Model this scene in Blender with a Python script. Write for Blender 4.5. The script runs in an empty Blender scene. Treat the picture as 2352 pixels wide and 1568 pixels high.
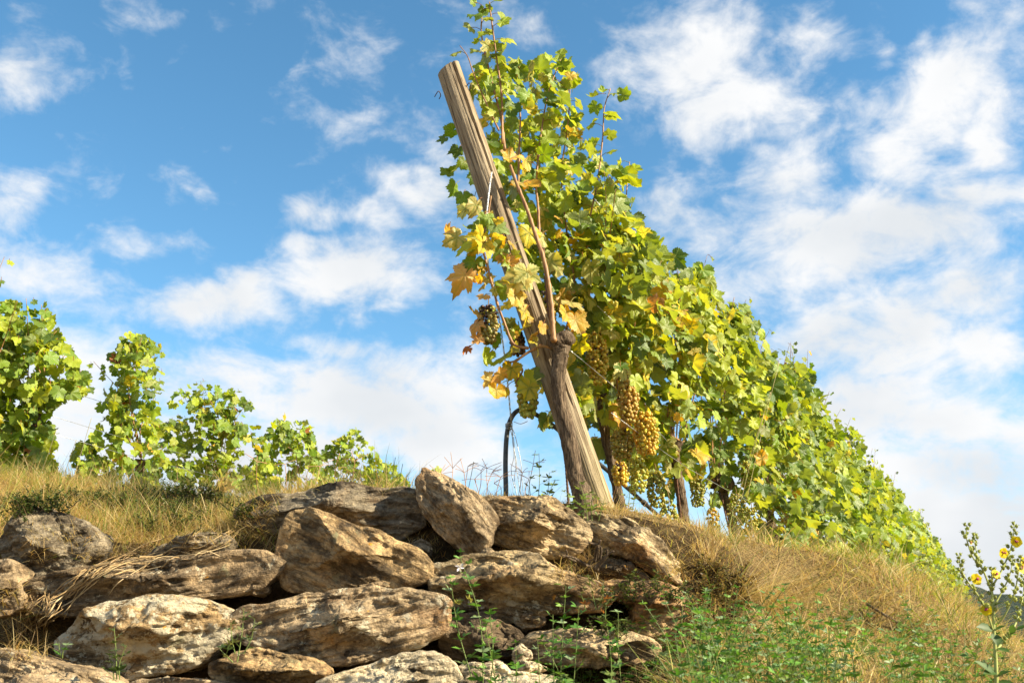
import bpy, math, random
import numpy as np
from mathutils import Vector, Matrix
from mathutils.bvhtree import BVHTree

random.seed(7)
RNG = np.random.default_rng(11)
R = math.radians
sc = bpy.context.scene
COL = sc.collection

# ------------------------------------------------------------------ camera, sky, sun, exposure
PITCH = R(17.5)
cd = bpy.data.cameras.new("camera")
cd.sensor_width = 36.0
cd.lens = 35.0
cd.clip_start = 0.05
cd.clip_end = 6000
cd.dof.use_dof = True
cd.dof.focus_distance = 4.3
cd.dof.aperture_fstop = 9.0
cam = bpy.data.objects.new("camera", cd)
COL.objects.link(cam)
cam.location = (0, 0, 0)
cam.rotation_euler = (math.pi / 2 + PITCH, 0, 0)
sc.camera = cam
CP, SP = math.cos(PITCH), math.sin(PITCH)
FPX = 2352 * 35.0 / 36.0


def ray(px, py):
    """direction (with y = 1) in which the camera sees a point of the 2352 x 1568 view"""
    dx = (px - 1176.0) / FPX
    up = -(py - 784.0) / FPX
    y = CP - up * SP
    z = SP + up * CP
    return np.array([dx / y, 1.0, z / y])


def P(px, py, Y):
    return ray(px, py) * Y


SUN_AZ, SUN_EL = R(108), R(33)
sun_dir = Vector((math.sin(SUN_AZ) * math.cos(SUN_EL), math.cos(SUN_AZ) * math.cos(SUN_EL), math.sin(SUN_EL)))
ld = bpy.data.lights.new("sun", 'SUN')
ld.energy = 5.0
ld.angle = R(0.53)
ld.color = (1.0, 0.87, 0.63)
lo = bpy.data.objects.new("sun", ld)
COL.objects.link(lo)
lo.rotation_euler = sun_dir.to_track_quat('Z', 'Y').to_euler()

sc.view_settings.view_transform = 'Standard'
sc.view_settings.look = 'None'
sc.view_settings.exposure = 1.42
sc.view_settings.gamma = 1.0
sc.cycles.max_bounces = 8
sc.cycles.transparent_max_bounces = 8

world = bpy.data.worlds.new("World")
sc.world = world
world.use_nodes = True
WN, WL = world.node_tree.nodes, world.node_tree.links
WN.clear()


def mk(nodes, kind, **kw):
    n = nodes.new(kind)
    for k, v in kw.items():
        setattr(n, k, v)
    return n


def build_sky():
    out = mk(WN, 'ShaderNodeOutputWorld')
    bg = mk(WN, 'ShaderNodeBackground')
    bg.inputs['Strength'].default_value = 0.056
    WL.new(bg.outputs[0], out.inputs[0])
    sky = mk(WN, 'ShaderNodeTexSky', sky_type='NISHITA')
    sky.sun_disc = False
    sky.sun_elevation = SUN_EL
    sky.sun_rotation = SUN_AZ
    sky.altitude = 300
    sky.air_density = 1.0
    sky.dust_density = 0.25
    sky.ozone_density = 3.0
    tc = mk(WN, 'ShaderNodeTexCoord')
    sep = mk(WN, 'ShaderNodeSeparateXYZ')
    WL.new(tc.outputs['Generated'], sep.inputs[0])

    def m(op, a, b=None, c=None):
        n = mk(WN, 'ShaderNodeMath', operation=op)
        for i, v in enumerate((a, b, c)):
            if v is None:
                continue
            if isinstance(v, (int, float)):
                n.inputs[i].default_value = v
            else:
                WL.new(v, n.inputs[i])
        return n.outputs[0]

    az = m('ARCTAN2', sep.outputs[0], sep.outputs[1])
    el = m('ARCSINE', sep.outputs[2])
    comb = mk(WN, 'ShaderNodeCombineXYZ')
    WL.new(az, comb.inputs[0]); WL.new(el, comb.inputs[1])

    def noise(scale, detail, rough, vec, dist=0.0):
        n = mk(WN, 'ShaderNodeTexNoise')
        n.inputs['Scale'].default_value = scale
        n.inputs['Detail'].default_value = detail
        n.inputs['Roughness'].default_value = rough
        n.inputs['Distortion'].default_value = dist
        WL.new(vec, n.inputs['Vector'])
        return n

    def vm(op, a, b):
        n = mk(WN, 'ShaderNodeVectorMath', operation=op)
        for i, v in enumerate((a, b)):
            if isinstance(v, tuple):
                n.inputs[i].default_value = v
            else:
                WL.new(v, n.inputs[i])
        return n

    warp = noise(7.0, 3.0, 0.55, comb.outputs[0])
    w2 = vm('SUBTRACT', warp.outputs['Color'], (0.5, 0.5, 0.5)).outputs[0]
    w3 = vm('MULTIPLY', w2, (0.13, 0.09, 0.0)).outputs[0]
    q = vm('ADD', comb.outputs[0], w3).outputs[0]
    # cumulus heaps of that morning: centre, half width, half height, cover
    B = [(60, 140, 110, 120, .62), (365, 30, 110, 60, .42), (480, 55, 80, 45, .35), (790, 90, 150, 110, .50),
         (830, 285, 120, 55, .36), (735, 470, 100, 60, .72), (850, 480, 90, 50, .68), (935, 405, 110, 62, .70), (990, 350, 70, 45, .55),
         (820, 620, 210, 95, .88), (730, 560, 95, 50, .72), (560, 632, 80, 52, .82), (490, 685, 150, 66, .88), (400, 410, 60, 50, .35),
         (350, 530, 130, 45, .52), (80, 610, 140, 70, .75), (20, 470, 80, 60, .55), (760, 780, 150, 42, .55), (545, 320, 60, 60, .3),
         (820, 930, 400, 130, .92), (430, 880, 330, 110, .72), (160, 800, 240, 90, .62), (1000, 1010, 220, 120, .9), (120, 960, 240, 140, .85),
         (500, 1060, 600, 110, .8), (1040, 290, 160, 200, .34), (1130, 60, 190, 90, .40),
         (1600, 120, 190, 140, .82), (1690, 240, 150, 105, .9), (1450, 175, 150, 90, .58), (1440, 70, 100, 50, .5),
         (1830, 60, 110, 80, .55), (2120, 80, 80, 45, .5), (1900, 190, 60, 40, .38), (2150, 225, 190, 120, .92), (2040, 330, 140, 90, .82),
         (2250, 120, 120, 80, .5), (2310, 300, 85, 105, .9), (1800, 390, 105, 115, .72), (1560, 440, 130, 100, .5), (2110, 520, 300, 130, .98),
         (1900, 570, 230, 125, .9), (1750, 630, 160, 65, .8), (2260, 440, 170, 90, .85), (1910, 765, 150, 88, .9), (2060, 780, 190, 105, .95),
         (2265, 700, 140, 95, .92), (2270, 820, 115, 95, .9), (2010, 955, 280, 110, .95), (2160, 960, 150, 90, .9), (1890, 1110, 240, 120, .82),
         (2220, 1090, 280, 130, .82), (2200, 1240, 380, 160, .9), (1500, 560, 130, 110, .5), (1640, 520, 120, 80, .45), (2330, 560, 60, 60, .45),
         (2290, 30, 120, 60, .45), (2000, 90, 50, 40, .4)]
    acc = None
    for cx, cy, rx, ry, s in B:
        d = ray(cx, cy); d = d / np.linalg.norm(d)
        a0, e0 = math.atan2(d[0], d[1]), math.asin(d[2])
        k = 1.0 / FPX
        t = vm('SUBTRACT', q, (a0, e0, 0)).outputs[0]
        t = vm('MULTIPLY', t, (1 / (rx * k * 1.12 * 0.95), 1 / (ry * k * 1.12 * 0.95), 0)).outputs[0]
        ln = vm('DOT_PRODUCT', t, t).outputs['Value']
        mr = m('MULTIPLY', m('EXPONENT', m('MULTIPLY', ln, -1.1)), s)
        acc = mr if acc is None else m('SMOOTH_MAX', acc, mr, 0.12)
    # clouds elsewhere in the sky, out of this view
    big = noise(2.2, 2.0, 0.5, tc.outputs['Generated'])
    back = m('MULTIPLY', m('LESS_THAN', sep.outputs[1], 0.45), m('SUBTRACT', big.outputs['Fac'], 0.05))
    acc = m('MAXIMUM', acc, back)
    st = vm('MULTIPLY', tc.outputs['Generated'], (1, 1, 1.5)).outputs[0]
    f1 = noise(13.0, 10.0, 0.60, st, 0.5)
    f2 = noise(38.0, 6.0, 0.62, st, 0.3)
    f = m('ADD', m('MULTIPLY', m('SUBTRACT', f1.outputs['Fac'], 0.5), 1.55), m('MULTIPLY', m('SUBTRACT', f2.outputs['Fac'], 0.5), 0.66))
    hz = mk(WN, 'ShaderNodeMapRange', interpolation_type='SMOOTHSTEP')
    WL.new(el, hz.inputs[0])
    hz.inputs[1].default_value = 0.32; hz.inputs[2].default_value = 0.05
    hz.inputs[3].default_value = 0.0; hz.inputs[4].default_value = 0.20
    dens = m('ADD', m('ADD', acc, f), hz.outputs[0])
    mr = mk(WN, 'ShaderNodeMapRange', interpolation_type='SMOOTHSTEP')
    WL.new(dens, mr.inputs[0])
    mr.inputs[1].default_value = 0.14; mr.inputs[2].default_value = 0.92
    # cloud brightness: thin edges and thick grey bellies
    f3 = noise(5.5, 4.0, 0.5, st)
    belly = mk(WN, 'ShaderNodeMapRange', interpolation_type='SMOOTHSTEP')
    WL.new(m('ADD', m('MULTIPLY', f3.outputs['Fac'], 0.9), m('MULTIPLY', acc, 0.25)), belly.inputs[0])
    belly.inputs[1].default_value = 0.50; belly.inputs[2].default_value = 0.85
    cc = mk(WN, 'ShaderNodeMix', data_type='RGBA')
    WL.new(belly.outputs[0], cc.inputs[0])
    cc.inputs['A'].default_value = (6.6, 6.65, 6.7, 1)
    cc.inputs['B'].default_value = (5.3, 5.55, 5.8, 1)
    hs = mk(WN, 'ShaderNodeHueSaturation')
    hs.inputs['Hue'].default_value = 0.485
    hs.inputs['Saturation'].default_value = 1.15
    hs.inputs['Value'].default_value = 1.48
    WL.new(sky.outputs[0], hs.inputs['Color'])
    mix = mk(WN, 'ShaderNodeMix', data_type='RGBA')
    WL.new(mr.outputs[0], mix.inputs[0])
    WL.new(hs.outputs[0], mix.inputs['A'])
    WL.new(cc.outputs['Result'], mix.inputs['B'])
    WL.new(mix.outputs['Result'], bg.inputs['Color'])


build_sky()
world.cycles.sampling_method = 'MANUAL'
world.cycles.sample_map_resolution = 512

# ------------------------------------------------------------------ numpy noise


def _hash(ix, iy, iz, seed):
    h = (ix * 374761393 + iy * 668265263 + iz * 2147483647 + seed * 974711) & 0xFFFFFFFF
    h = ((h ^ (h >> 13)) * 1274126177) & 0xFFFFFFFF
    h = (h ^ (h >> 16)) & 0xFFFFFF
    return h.astype(np.float64) / 0xFFFFFF


def vnoise(p, seed=0):
    p = np.asarray(p, float)
    i = np.floor(p).astype(np.int64)
    f = p - i
    u = f * f * f * (f * (f * 6 - 15) + 10)
    x, y, z = i[..., 0], i[..., 1], i[..., 2]
    r = 0
    for dx in (0, 1):
        wx = u[..., 0] if dx else 1 - u[..., 0]
        for dy in (0, 1):
            wy = u[..., 1] if dy else 1 - u[..., 1]
            for dz in (0, 1):
                wz = u[..., 2] if dz else 1 - u[..., 2]
                r = r + wx * wy * wz * _hash(x + dx, y + dy, z + dz, seed)
    return r * 2 - 1


def fbm(p, octv=4, seed=0, gain=0.5):
    p = np.asarray(p, float)
    a, s, r = 1.0, 0.0, 0.0
    for k in range(octv):
        r = r + a * vnoise(p * (2.03 ** k) + 17.3 * k, seed + k)
        s += a
        a *= gain
    return r / s


def sstep(a, b, x):
    t = np.clip((np.asarray(x, float) - a) / (b - a), 0, 1)
    return t * t * (3 - 2 * t)


# ------------------------------------------------------------------ mesh helpers


class MB:
    """collects vertices and faces (with a colour and a local leaf position each) and links them as ONE mesh object"""

    def __init__(self):
        self.v, self.c, self.l, self.f3, self.f4, self.n = [], [], [], [], [], 0

    def add(self, v, f3=None, f4=None, col=(1, 1, 1, 1), lpos=None):
        v = np.asarray(v, float).reshape(-1, 3)
        k = len(v)
        self.v.append(v)
        c = np.asarray(col, float)
        self.c.append(np.broadcast_to(c, (k, 4)))
        self.l.append(np.broadcast_to(np.asarray((9., 9., 0.) if lpos is None else lpos, float), (k, 3)))
        if f3 is not None and len(f3):
            self.f3.append(np.asarray(f3, np.int64) + self.n)
        if f4 is not None and len(f4):
            self.f4.append(np.asarray(f4, np.int64) + self.n)
        self.n += k

    def tube(self, pts, rad, seg=8, col=(1, 1, 1, 1), caps=True, squash=None):
        pts = np.asarray(pts, float)
        n = len(pts)
        rad = np.broadcast_to(np.asarray(rad, float), (n,))
        t = np.gradient(pts, axis=0)
        t /= np.linalg.norm(t, axis=1)[:, None] + 1e-12
        ref = np.array([0.0, 1.0, 0.0]) if abs(t[0][1]) < 0.8 else np.array([1.0, 0, 0])
        a = np.cross(t, ref); a /= np.linalg.norm(a, axis=1)[:, None] + 1e-12
        b = np.cross(t, a)
        th = np.linspace(0, 2 * math.pi, seg, endpoint=False)
        ring = (a[:, None, :] * np.cos(th)[None, :, None] + b[:, None, :] * np.sin(th)[None, :, None])
        rr = rad[:, None] if squash is None else rad[:, None] * squash
        v = pts[:, None, :] + ring * np.broadcast_to(rr, (n, seg))[:, :, None]
        i = np.arange(n - 1)[:, None] * seg
        j = np.arange(seg)[None, :]
        j2 = (j + 1) % seg
        q = np.stack([i + j, i + j2, i + seg + j2, i + seg + j], -1).reshape(-1, 4)
        v = v.reshape(-1, 3)
        f3 = None
        if caps:
            v = np.vstack([v, pts[:1], pts[-1:]])
            k = n * seg
            jj = np.arange(seg); jn = (jj + 1) % seg
            f3 = np.vstack([np.stack([jn, jj, np.full(seg, k)], -1), np.stack([(n - 1) * seg + jj, (n - 1) * seg + jn, np.full(seg, k + 1)], -1)])
        self.add(v, f3, q, col)

    def build(self, name, mat, parent=None, origin=None, smooth=True):
        v = np.vstack(self.v)
        me = bpy.data.meshes.new(name)
        if parent is not None and origin is None:
            origin = np.array(parent['_w'])
        elif origin is None:
            origin = np.zeros(3)
        w = np.array(origin, float)
        f3 = np.vstack(self.f3) if self.f3 else np.zeros((0, 3), np.int64)
        f4 = np.vstack(self.f4) if self.f4 else np.zeros((0, 4), np.int64)
        me.vertices.add(len(v))
        me.vertices.foreach_set('co', (v - w).astype(np.float32).ravel())
        nl = f3.size + f4.size
        me.loops.add(nl)
        me.loops.foreach_set('vertex_index', np.concatenate([f3.ravel(), f4.ravel()]).astype(np.int32))
        np_ = len(f3) + len(f4)
        me.polygons.add(np_)
        st = np.concatenate([np.arange(len(f3)) * 3, f3.size + np.arange(len(f4)) * 4]).astype(np.int32)
        me.polygons.foreach_set('loop_start', st)
        me.polygons.foreach_set('use_smooth', np.full(np_, smooth))
        ca = me.color_attributes.new('tint', 'FLOAT_COLOR', 'POINT')
        ca.data.foreach_set('color', np.vstack(self.c).astype(np.float32).ravel())
        la = me.attributes.new('lpos', 'FLOAT_VECTOR', 'POINT')
        la.data.foreach_set('vector', np.vstack(self.l).astype(np.float32).ravel())
        me.materials.append(mat)
        me.update(calc_edges=True)
        o = bpy.data.objects.new(name, me)
        COL.objects.link(o)
        o['_w'] = tuple(float(x) for x in w)
        if parent is not None:
            o.parent = parent
        else:
            o.location = w
        return o


def tag(o, label=None, cat=None, group=None, kind=None):
    if label: o['label'] = label
    if cat: o['category'] = cat
    if group: o['group'] = group
    if kind: o['kind'] = kind
    return o


def empty(name, loc, label, cat, group=None):
    o = bpy.data.objects.new(name, None)
    o.empty_display_size = 0.1
    COL.objects.link(o)
    o.location = tuple(loc)
    o['_w'] = tuple(float(x) for x in loc)
    return tag(o, label, cat, group)


def smooth_path(pts, n=10):
    """Catmull-Rom through control points"""
    p = np.asarray(pts, float)
    p = np.vstack([2 * p[0] - p[1], p, 2 * p[-1] - p[-2]])
    out = []
    for i in range(1, len(p) - 2):
        for t in np.linspace(0, 1, n, endpoint=False):
            a, b, c, d = p[i - 1], p[i], p[i + 1], p[i + 2]
            out.append(0.5 * ((2 * b) + (-a + c) * t + (2 * a - 5 * b + 4 * c - d) * t * t + (-a + 3 * b - 3 * c + d) * t ** 3))
    out.append(p[-2])
    return np.array(out)


def interp_path(pts, s):
    d = np.r_[0, np.cumsum(np.linalg.norm(np.diff(pts, axis=0), axis=1))]
    u = np.asarray(s) * d[-1]
    return np.stack([np.interp(u, d, pts[:, k]) for k in range(3)], -1)


# ------------------------------------------------------------------ materials
MATS = {}


class NT:
    def __init__(self, name):
        self.m = bpy.data.materials.new(name)
        self.m.use_nodes = True
        self.t = self.m.node_tree
        self.t.nodes.clear()
        self.out = self.t.nodes.new('ShaderNodeOutputMaterial')
        MATS[name] = self.m

    def n(self, kind, ins=None, **kw):
        n = self.t.nodes.new(kind)
        for k, v in kw.items():
            setattr(n, k, v)
        for k, v in (ins or {}).items():
            self.set(n.inputs[k], v)
        return n

    def set(self, s, v):
        if isinstance(v, bpy.types.NodeSocket):
            self.t.links.new(v, s)
        else:
            s.default_value = v

    def m2(self, op, a, b=0.0, c=0.0, clamp=False):
        n = self.t.nodes.new('ShaderNodeMath'); n.operation = op; n.use_clamp = clamp
        for i, v in enumerate((a, b, c)):
            self.set(n.inputs[i], v)
        return n.outputs[0]

    def mix(self, f, a, b, blend='MIX'):
        n = self.t.nodes.new('ShaderNodeMix'); n.data_type = 'RGBA'; n.blend_type = blend
        self.set(n.inputs[0], f); self.set(n.inputs['A'], a); self.set(n.inputs['B'], b)
        return n.outputs['Result']

    def ramp(self, v, a, b, c=0.0, d=1.0):
        n = self.t.nodes.new('ShaderNodeMapRange'); n.interpolation_type = 'SMOOTHSTEP'
        self.set(n.inputs[0], v); self.set(n.inputs[1], a); self.set(n.inputs[2], b); self.set(n.inputs[3], c); self.set(n.inputs[4], d)
        return n.outputs[0]

    def noise(self, vec, scale, detail=4, rough=0.55, dist=0.0, out='Fac'):
        n = self.n('ShaderNodeTexNoise', {'Vector': vec, 'Scale': scale, 'Detail': detail, 'Roughness': rough, 'Distortion': dist})
        return n.outputs[out]

    def vscale(self, vec, s):
        return self.n('ShaderNodeMapping', {'Vector': vec, 'Scale': s}).outputs[0]

    def bump(self, h, strength, dist, normal=None):
        n = self.n('ShaderNodeBump', {'Height': h, 'Strength': strength, 'Distance': dist})
        if normal is not None:
            self.set(n.inputs['Normal'], normal)
        return n.outputs[0]

    def bsdf(self, col, rough, normal=None, **kw):
        n = self.n('ShaderNodeBsdfPrincipled', {'Base Color': col, 'Roughness': rough})
        if normal is not None:
            self.set(n.inputs['Normal'], normal)
        for k, v in kw.items():
            self.set(n.inputs[k.replace('_', ' ')], v)
        return n.outputs[0]

    def done(self, sh):
        self.t.links.new(sh, self.out.inputs[0])
        return self.m


def C(r, g, b):
    return (r, g, b, 1.0)


def mat_leaf():
    N = NT('vine_leaf')
    at = N.n('ShaderNodeAttribute', attribute_name='tint')
    lp = N.n('ShaderNodeAttribute', attribute_name='lpos')
    s = N.n('ShaderNodeSeparateXYZ', {0: lp.outputs['Vector']})
    x, y, idn = s.outputs[0], s.outputs[1], s.outputs[2]
    r = N.m2('SQRT', N.m2('ADD', N.m2('MULTIPLY', x, x), N.m2('MULTIPLY', y, y)))
    th = N.m2('ABSOLUTE', N.m2('ARCTAN2', y, x))
    d = N.m2('MINIMUM', N.m2('MINIMUM', th, N.m2('ABSOLUTE', N.m2('SUBTRACT', th, 0.92))), N.m2('ABSOLUTE', N.m2('SUBTRACT', th, 1.92)))
    m = N.m2('MULTIPLY', r, d)
    vein = N.ramp(m, 0.035, 0.008)
    sec = N.ramp(N.m2('SINE', N.m2('MULTIPLY', N.m2('SUBTRACT', r, N.m2('MULTIPLY', m, 0.9)), 42.0)), 0.72, 1.0, 0.0, 0.5)
    near = N.ramp(N.m2('ADD', m, N.m2('MULTIPLY', N.noise(N.n('ShaderNodeCombineXYZ', {0: x, 1: y, 2: N.m2('MULTIPLY', idn, 77.0)}).outputs[0], 5.0, 4, .65), .30)), 0.26, 0.10)
    cv = N.n('ShaderNodeCombineXYZ', {0: x, 1: y, 2: N.m2('MULTIPLY', idn, 31.7)}).outputs[0]
    mot = N.noise(cv, 3.2, 4, 0.6)
    base = at.outputs['Color']
    a = at.outputs['Alpha']                     # 1 fresh .. 0 dying: dying leaves stay green along the veins and brown at the rim
    dying = N.m2('SUBTRACT', 1.0, a)
    green = N.mix(N.m2('MULTIPLY', N.m2('MULTIPLY', near, N.ramp(dying, .25, .45)), N.ramp(dying, .85, .6)), base, C(.13, .19, .018))
    col = N.mix(N.ramp(mot, 0.42, 0.72, 0.0, 0.55), green, N.mix(1.0, green, C(1.35, 1.15, .75), 'MULTIPLY'))
    rim = N.m2('MULTIPLY', N.ramp(N.m2('ADD', r, N.m2('MULTIPLY', N.m2('SUBTRACT', mot, .5), 1.1)), 0.74, 1.0), N.ramp(dying, 0.3, 0.9))
    col = N.mix(rim, col, C(.16, .055, .018))
    col = N.mix(N.m2('MULTIPLY', N.m2('MAXIMUM', vein, sec), 0.22), col, C(.36, .40, .10))
    spot = N.ramp(N.noise(cv, 11.0, 2, .5), .72, .80, 0, .5)
    col = N.mix(N.m2('MULTIPLY', spot, N.ramp(dying, .1, .5)), col, C(.14, .05, .015))
    geo = N.n('ShaderNodeNewGeometry')
    under = N.mix(0.34, col, C(.24, .28, .15))
    colf = N.mix(geo.outputs['Backfacing'], col, under)
    h = N.m2('ADD', N.m2('MULTIPLY', N.m2('MAXIMUM', vein, sec), -0.7), N.noise(cv, 9.0, 3, .6))
    nb = N.bump(h, 0.5, 0.004)
    p = N.bsdf(colf, 0.47, nb, Specular_IOR_Level=0.55)
    tr = N.n('ShaderNodeBsdfTranslucent', {'Color': N.mix(1.0, colf, C(1.7, 1.45, .35), 'MULTIPLY')}).outputs[0]
    mx = N.n('ShaderNodeMixShader', {0: 0.44, 1: p, 2: tr}).outputs[0]
    return N.done(mx)


def mat_tint(name, rough=0.6, trans=0.0, spec=0.3, nscale=40.0, var=0.35, bump=0.0):
    """plain organic surface: vertex tint with a noise variation, optionally translucent"""
    N = NT(name)
    at = N.n('ShaderNodeAttribute', attribute_name='tint')
    tc = N.n('ShaderNodeTexCoord')
    no = N.noise(tc.outputs['Object'], nscale, 4)
    col = N.mix(N.ramp(no, .3, .7, 0, var), at.outputs['Color'], N.mix(1.0, at.outputs['Color'], C(.45, .42, .38), 'MULTIPLY'))
    nb = N.bump(no, bump, 0.004) if bump else None
    sh = N.bsdf(col, rough, nb, Specular_IOR_Level=spec)
    if trans:
        tr = N.n('ShaderNodeBsdfTranslucent', {'Color': N.mix(1.0, at.outputs['Color'], C(1.3, 1.25, .7), 'MULTIPLY')}).outputs[0]
        sh = N.n('ShaderNodeMixShader', {0: trans, 1: sh, 2: tr}).outputs[0]
    return N.done(sh)


def mat_grape():
    N = NT('grape_skin')
    at = N.n('ShaderNodeAttribute', attribute_name='tint')
    tc = N.n('ShaderNodeTexCoord')
    no = N.noise(tc.outputs['Object'], 160.0, 3)
    bloom = N.noise(tc.outputs['Object'], 45.0, 3)
    col = N.mix(N.ramp(no, .58, .75, 0, .6), at.outputs['Color'], C(.20, .09, .02))
    col = N.mix(N.ramp(bloom, .45, .75, 0, .22), col, C(.5, .48, .36))
    p = N.bsdf(col, 0.36, None, Specular_IOR_Level=0.45, Subsurface_Weight=0.35, Subsurface_Scale=0.008)
    tr = N.n('ShaderNodeBsdfTranslucent', {'Color': N.mix(1.0, col, C(1.6, 1.3, .5), 'MULTIPLY')}).outputs[0]
    return N.done(N.n('ShaderNodeMixShader', {0: 0.3, 1: p, 2: tr}).outputs[0])


def mat_rock():
    N = NT('schist_rock')
    oi = N.n('ShaderNodeObjectInfo')
    tc = N.n('ShaderNodeTexCoord')
    off = N.n('ShaderNodeVectorMath', {0: tc.outputs['Object']}, operation='ADD')
    N.set(off.inputs[1], N.n('ShaderNodeCombineXYZ', {0: N.m2('MULTIPLY', oi.outputs['Random'], 40.0), 1: N.m2('MULTIPLY', oi.outputs['Random'], 17.0), 2: 3.0}).outputs[0])
    v = off.outputs[0]
    bed = N.vscale(v, (3.0, 3.0, 10.0))
    bedf = N.vscale(v, (9.0, 9.0, 42.0))
    n1 = N.noise(bed, 1.4, 9, .68, 1.6)
    n2 = N.noise(v, 6.0, 8, .66)
    n3 = N.noise(bedf, 1.3, 7, .66, 1.4)
    n4 = N.noise(v, 38.0, 6, .65)
    n5 = N.noise(v, 95.0, 4, .6)
    tint = oi.outputs['Color']
    dark = N.mix(1.0, tint, C(.24, .21, .18), 'MULTIPLY')
    light = N.mix(1.0, tint, C(1.65, 1.6, 1.5), 'MULTIPLY')
    col = N.mix(N.ramp(n1, .36, .60), dark, tint)
    col = N.mix(N.ramp(n2, .46, .68), col, light)
    rust = N.noise(v, 3.3, 6, .6)
    col = N.mix(N.ramp(rust, .52, .72, 0, .6), col, C(.30, .14, .045))
    col = N.mix(N.ramp(n3, .52, .36, 0, .6), col, C(.055, .042, .03))
    # weathered dark crust
    cr = N.noise(v, 4.6, 9, .7)
    col = N.mix(N.ramp(cr, .54, .64, 0, .8), col, C(.045, .036, .026))
    col = N.mix(N.ramp(n4, .50, .68, 0, .6), col, N.mix(1.0, col, C(.30, .28, .25), 'MULTIPLY'))
    col = N.mix(N.ramp(n5, .54, .70, 0, .7), col, N.mix(1.0, col, C(1.9, 1.85, 1.7), 'MULTIPLY'))
    # pale lichen, how much of it rests in the object colour's alpha
    la = oi.outputs['Alpha']
    lm = N.noise(v, 11.0, 10, .75)
    lich = N.ramp(N.m2('ADD', lm, N.m2('MULTIPLY', la, .26)), .652, .70)
    col = N.mix(lich, col, N.mix(N.noise(v, 60.0, 3), C(.60, .52, .37), C(.38, .33, .23)))
    gl = N.noise(v, 9.0, 7, .7)
    col = N.mix(N.ramp(gl, .60, .70, 0, .65), col, C(.23, .23, .13))
    ol = N.noise(v, 15.0, 5, .6)
    col = N.mix(N.ramp(ol, .69, .74, 0, .9), col, C(.46, .22, .025))
    h = N.m2('ADD', N.m2('MULTIPLY', n3, .55), N.m2('ADD', N.m2('MULTIPLY', n2, 1.0), N.m2('ADD', N.m2('MULTIPLY', n4, .75), N.m2('MULTIPLY', n5, .4))))
    nb = N.bump(h, 1.0, 0.026)
    return N.done(N.bsdf(col, 0.88, nb, Specular_IOR_Level=0.22))


def mat_soil():
    N = NT('hillside_soil')
    tc = N.n('ShaderNodeTexCoord')
    v = tc.outputs['Object']
    n1 = N.noise(v, 1.7, 6, .6)
    n2 = N.noise(v, 22.0, 8, .7)
    n3 = N.noise(v, 90.0, 4, .7)
    col = N.mix(N.ramp(n1, .35, .65), C(.060, .040, .020), C(.125, .085, .040))
    col = N.mix(N.ramp(n2, .45, .75), col, C(.20, .145, .07))
    col = N.mix(N.ramp(n3, .5, .72, 0, .7), col, C(.03, .022, .012))
    gn = N.n('ShaderNodeNewGeometry')
    nz = N.n('ShaderNodeSeparateXYZ', {0: gn.outputs['True Normal']}).outputs[2]
    th = N.mix(N.ramp(n3, .35, .65), C(.17, .115, .05), C(.42, .30, .13))
    th = N.mix(N.ramp(n2, .50, .70, 0, .6), th, C(.20, .20, .06))
    col = N.mix(N.ramp(nz, .55, .70, 0, .9), col, th)
    nb = N.bump(N.m2('ADD', n2, N.m2('MULTIPLY', n3, .6)), 1.0, 0.05)
    return N.done(N.bsdf(col, 0.95, nb, Specular_IOR_Level=0.1))


def mat_post():
    N = NT('weathered_post_wood')
    tc = N.n('ShaderNodeTexCoord')
    v = tc.outputs['Object']                    # local z runs up the post
    g = N.noise(N.vscale(v, (1, 1, .045)), 95.0, 8, .65, .5)
    g2 = N.noise(N.vscale(v, (1, 1, .07)), 34.0, 6, .6, .8)
    big = N.noise(N.vscale(v, (1, 1, .35)), 7.0, 5, .6)
    col = N.mix(N.ramp(g2, .32, .68), C(.150, .112, .072), C(.345, .275, .185))
    col = N.mix(N.ramp(big, .45, .68, 0, .6), col, C(.41, .34, .24))
    col = N.mix(N.ramp(g, .52, .36, 0, .85), col, C(.06, .038, .022))
    col = N.mix(N.ramp(g, .60, .72, 0, .5), col, C(.46, .37, .24))
    sp = N.noise(v, 26.0, 3)
    col = N.mix(N.ramp(sp, .70, .76, 0, .7), col, C(.04, .028, .018))
    s = N.n('ShaderNodeSeparateXYZ', {0: v})
    col = N.mix(N.ramp(s.outputs[2], .75, .05, 0, .45), col, C(.42, .36, .18))  # yellowish sunlight on the lower shaft, put into the wood colour
    nb = N.bump(N.m2('ADD', g, N.m2('MULTIPLY', g2, .6)), .9, 0.008)
    return N.done(N.bsdf(col, 0.85, nb, Specular_IOR_Level=0.2))


def mat_bark(name='vine_bark', a=C(.055, .038, .026), b=C(.20, .145, .095)):
    N = NT(name)
    tc = N.n('ShaderNodeTexCoord')
    v = tc.outputs['Object']
    g = N.noise(N.vscale(v, (1, 1, .10)), 120.0, 7, .62, 1.0)
    g2 = N.noise(N.vscale(v, (1, 1, .2)), 40.0, 5, .6, 1.2)
    col = N.mix(N.ramp(g, .34, .66), a, b)
    col = N.mix(N.ramp(g2, .55, .7, 0, .6), col, C(.30, .235, .165))
    col = N.mix(N.ramp(g2, .42, .30, 0, .7), col, C(.03, .02, .013))
    nb = N.bump(N.m2('ADD', g, g2), 1.0, 0.015)
    return N.done(N.bsdf(col, 0.9, nb, Specular_IOR_Level=0.15))


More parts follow.
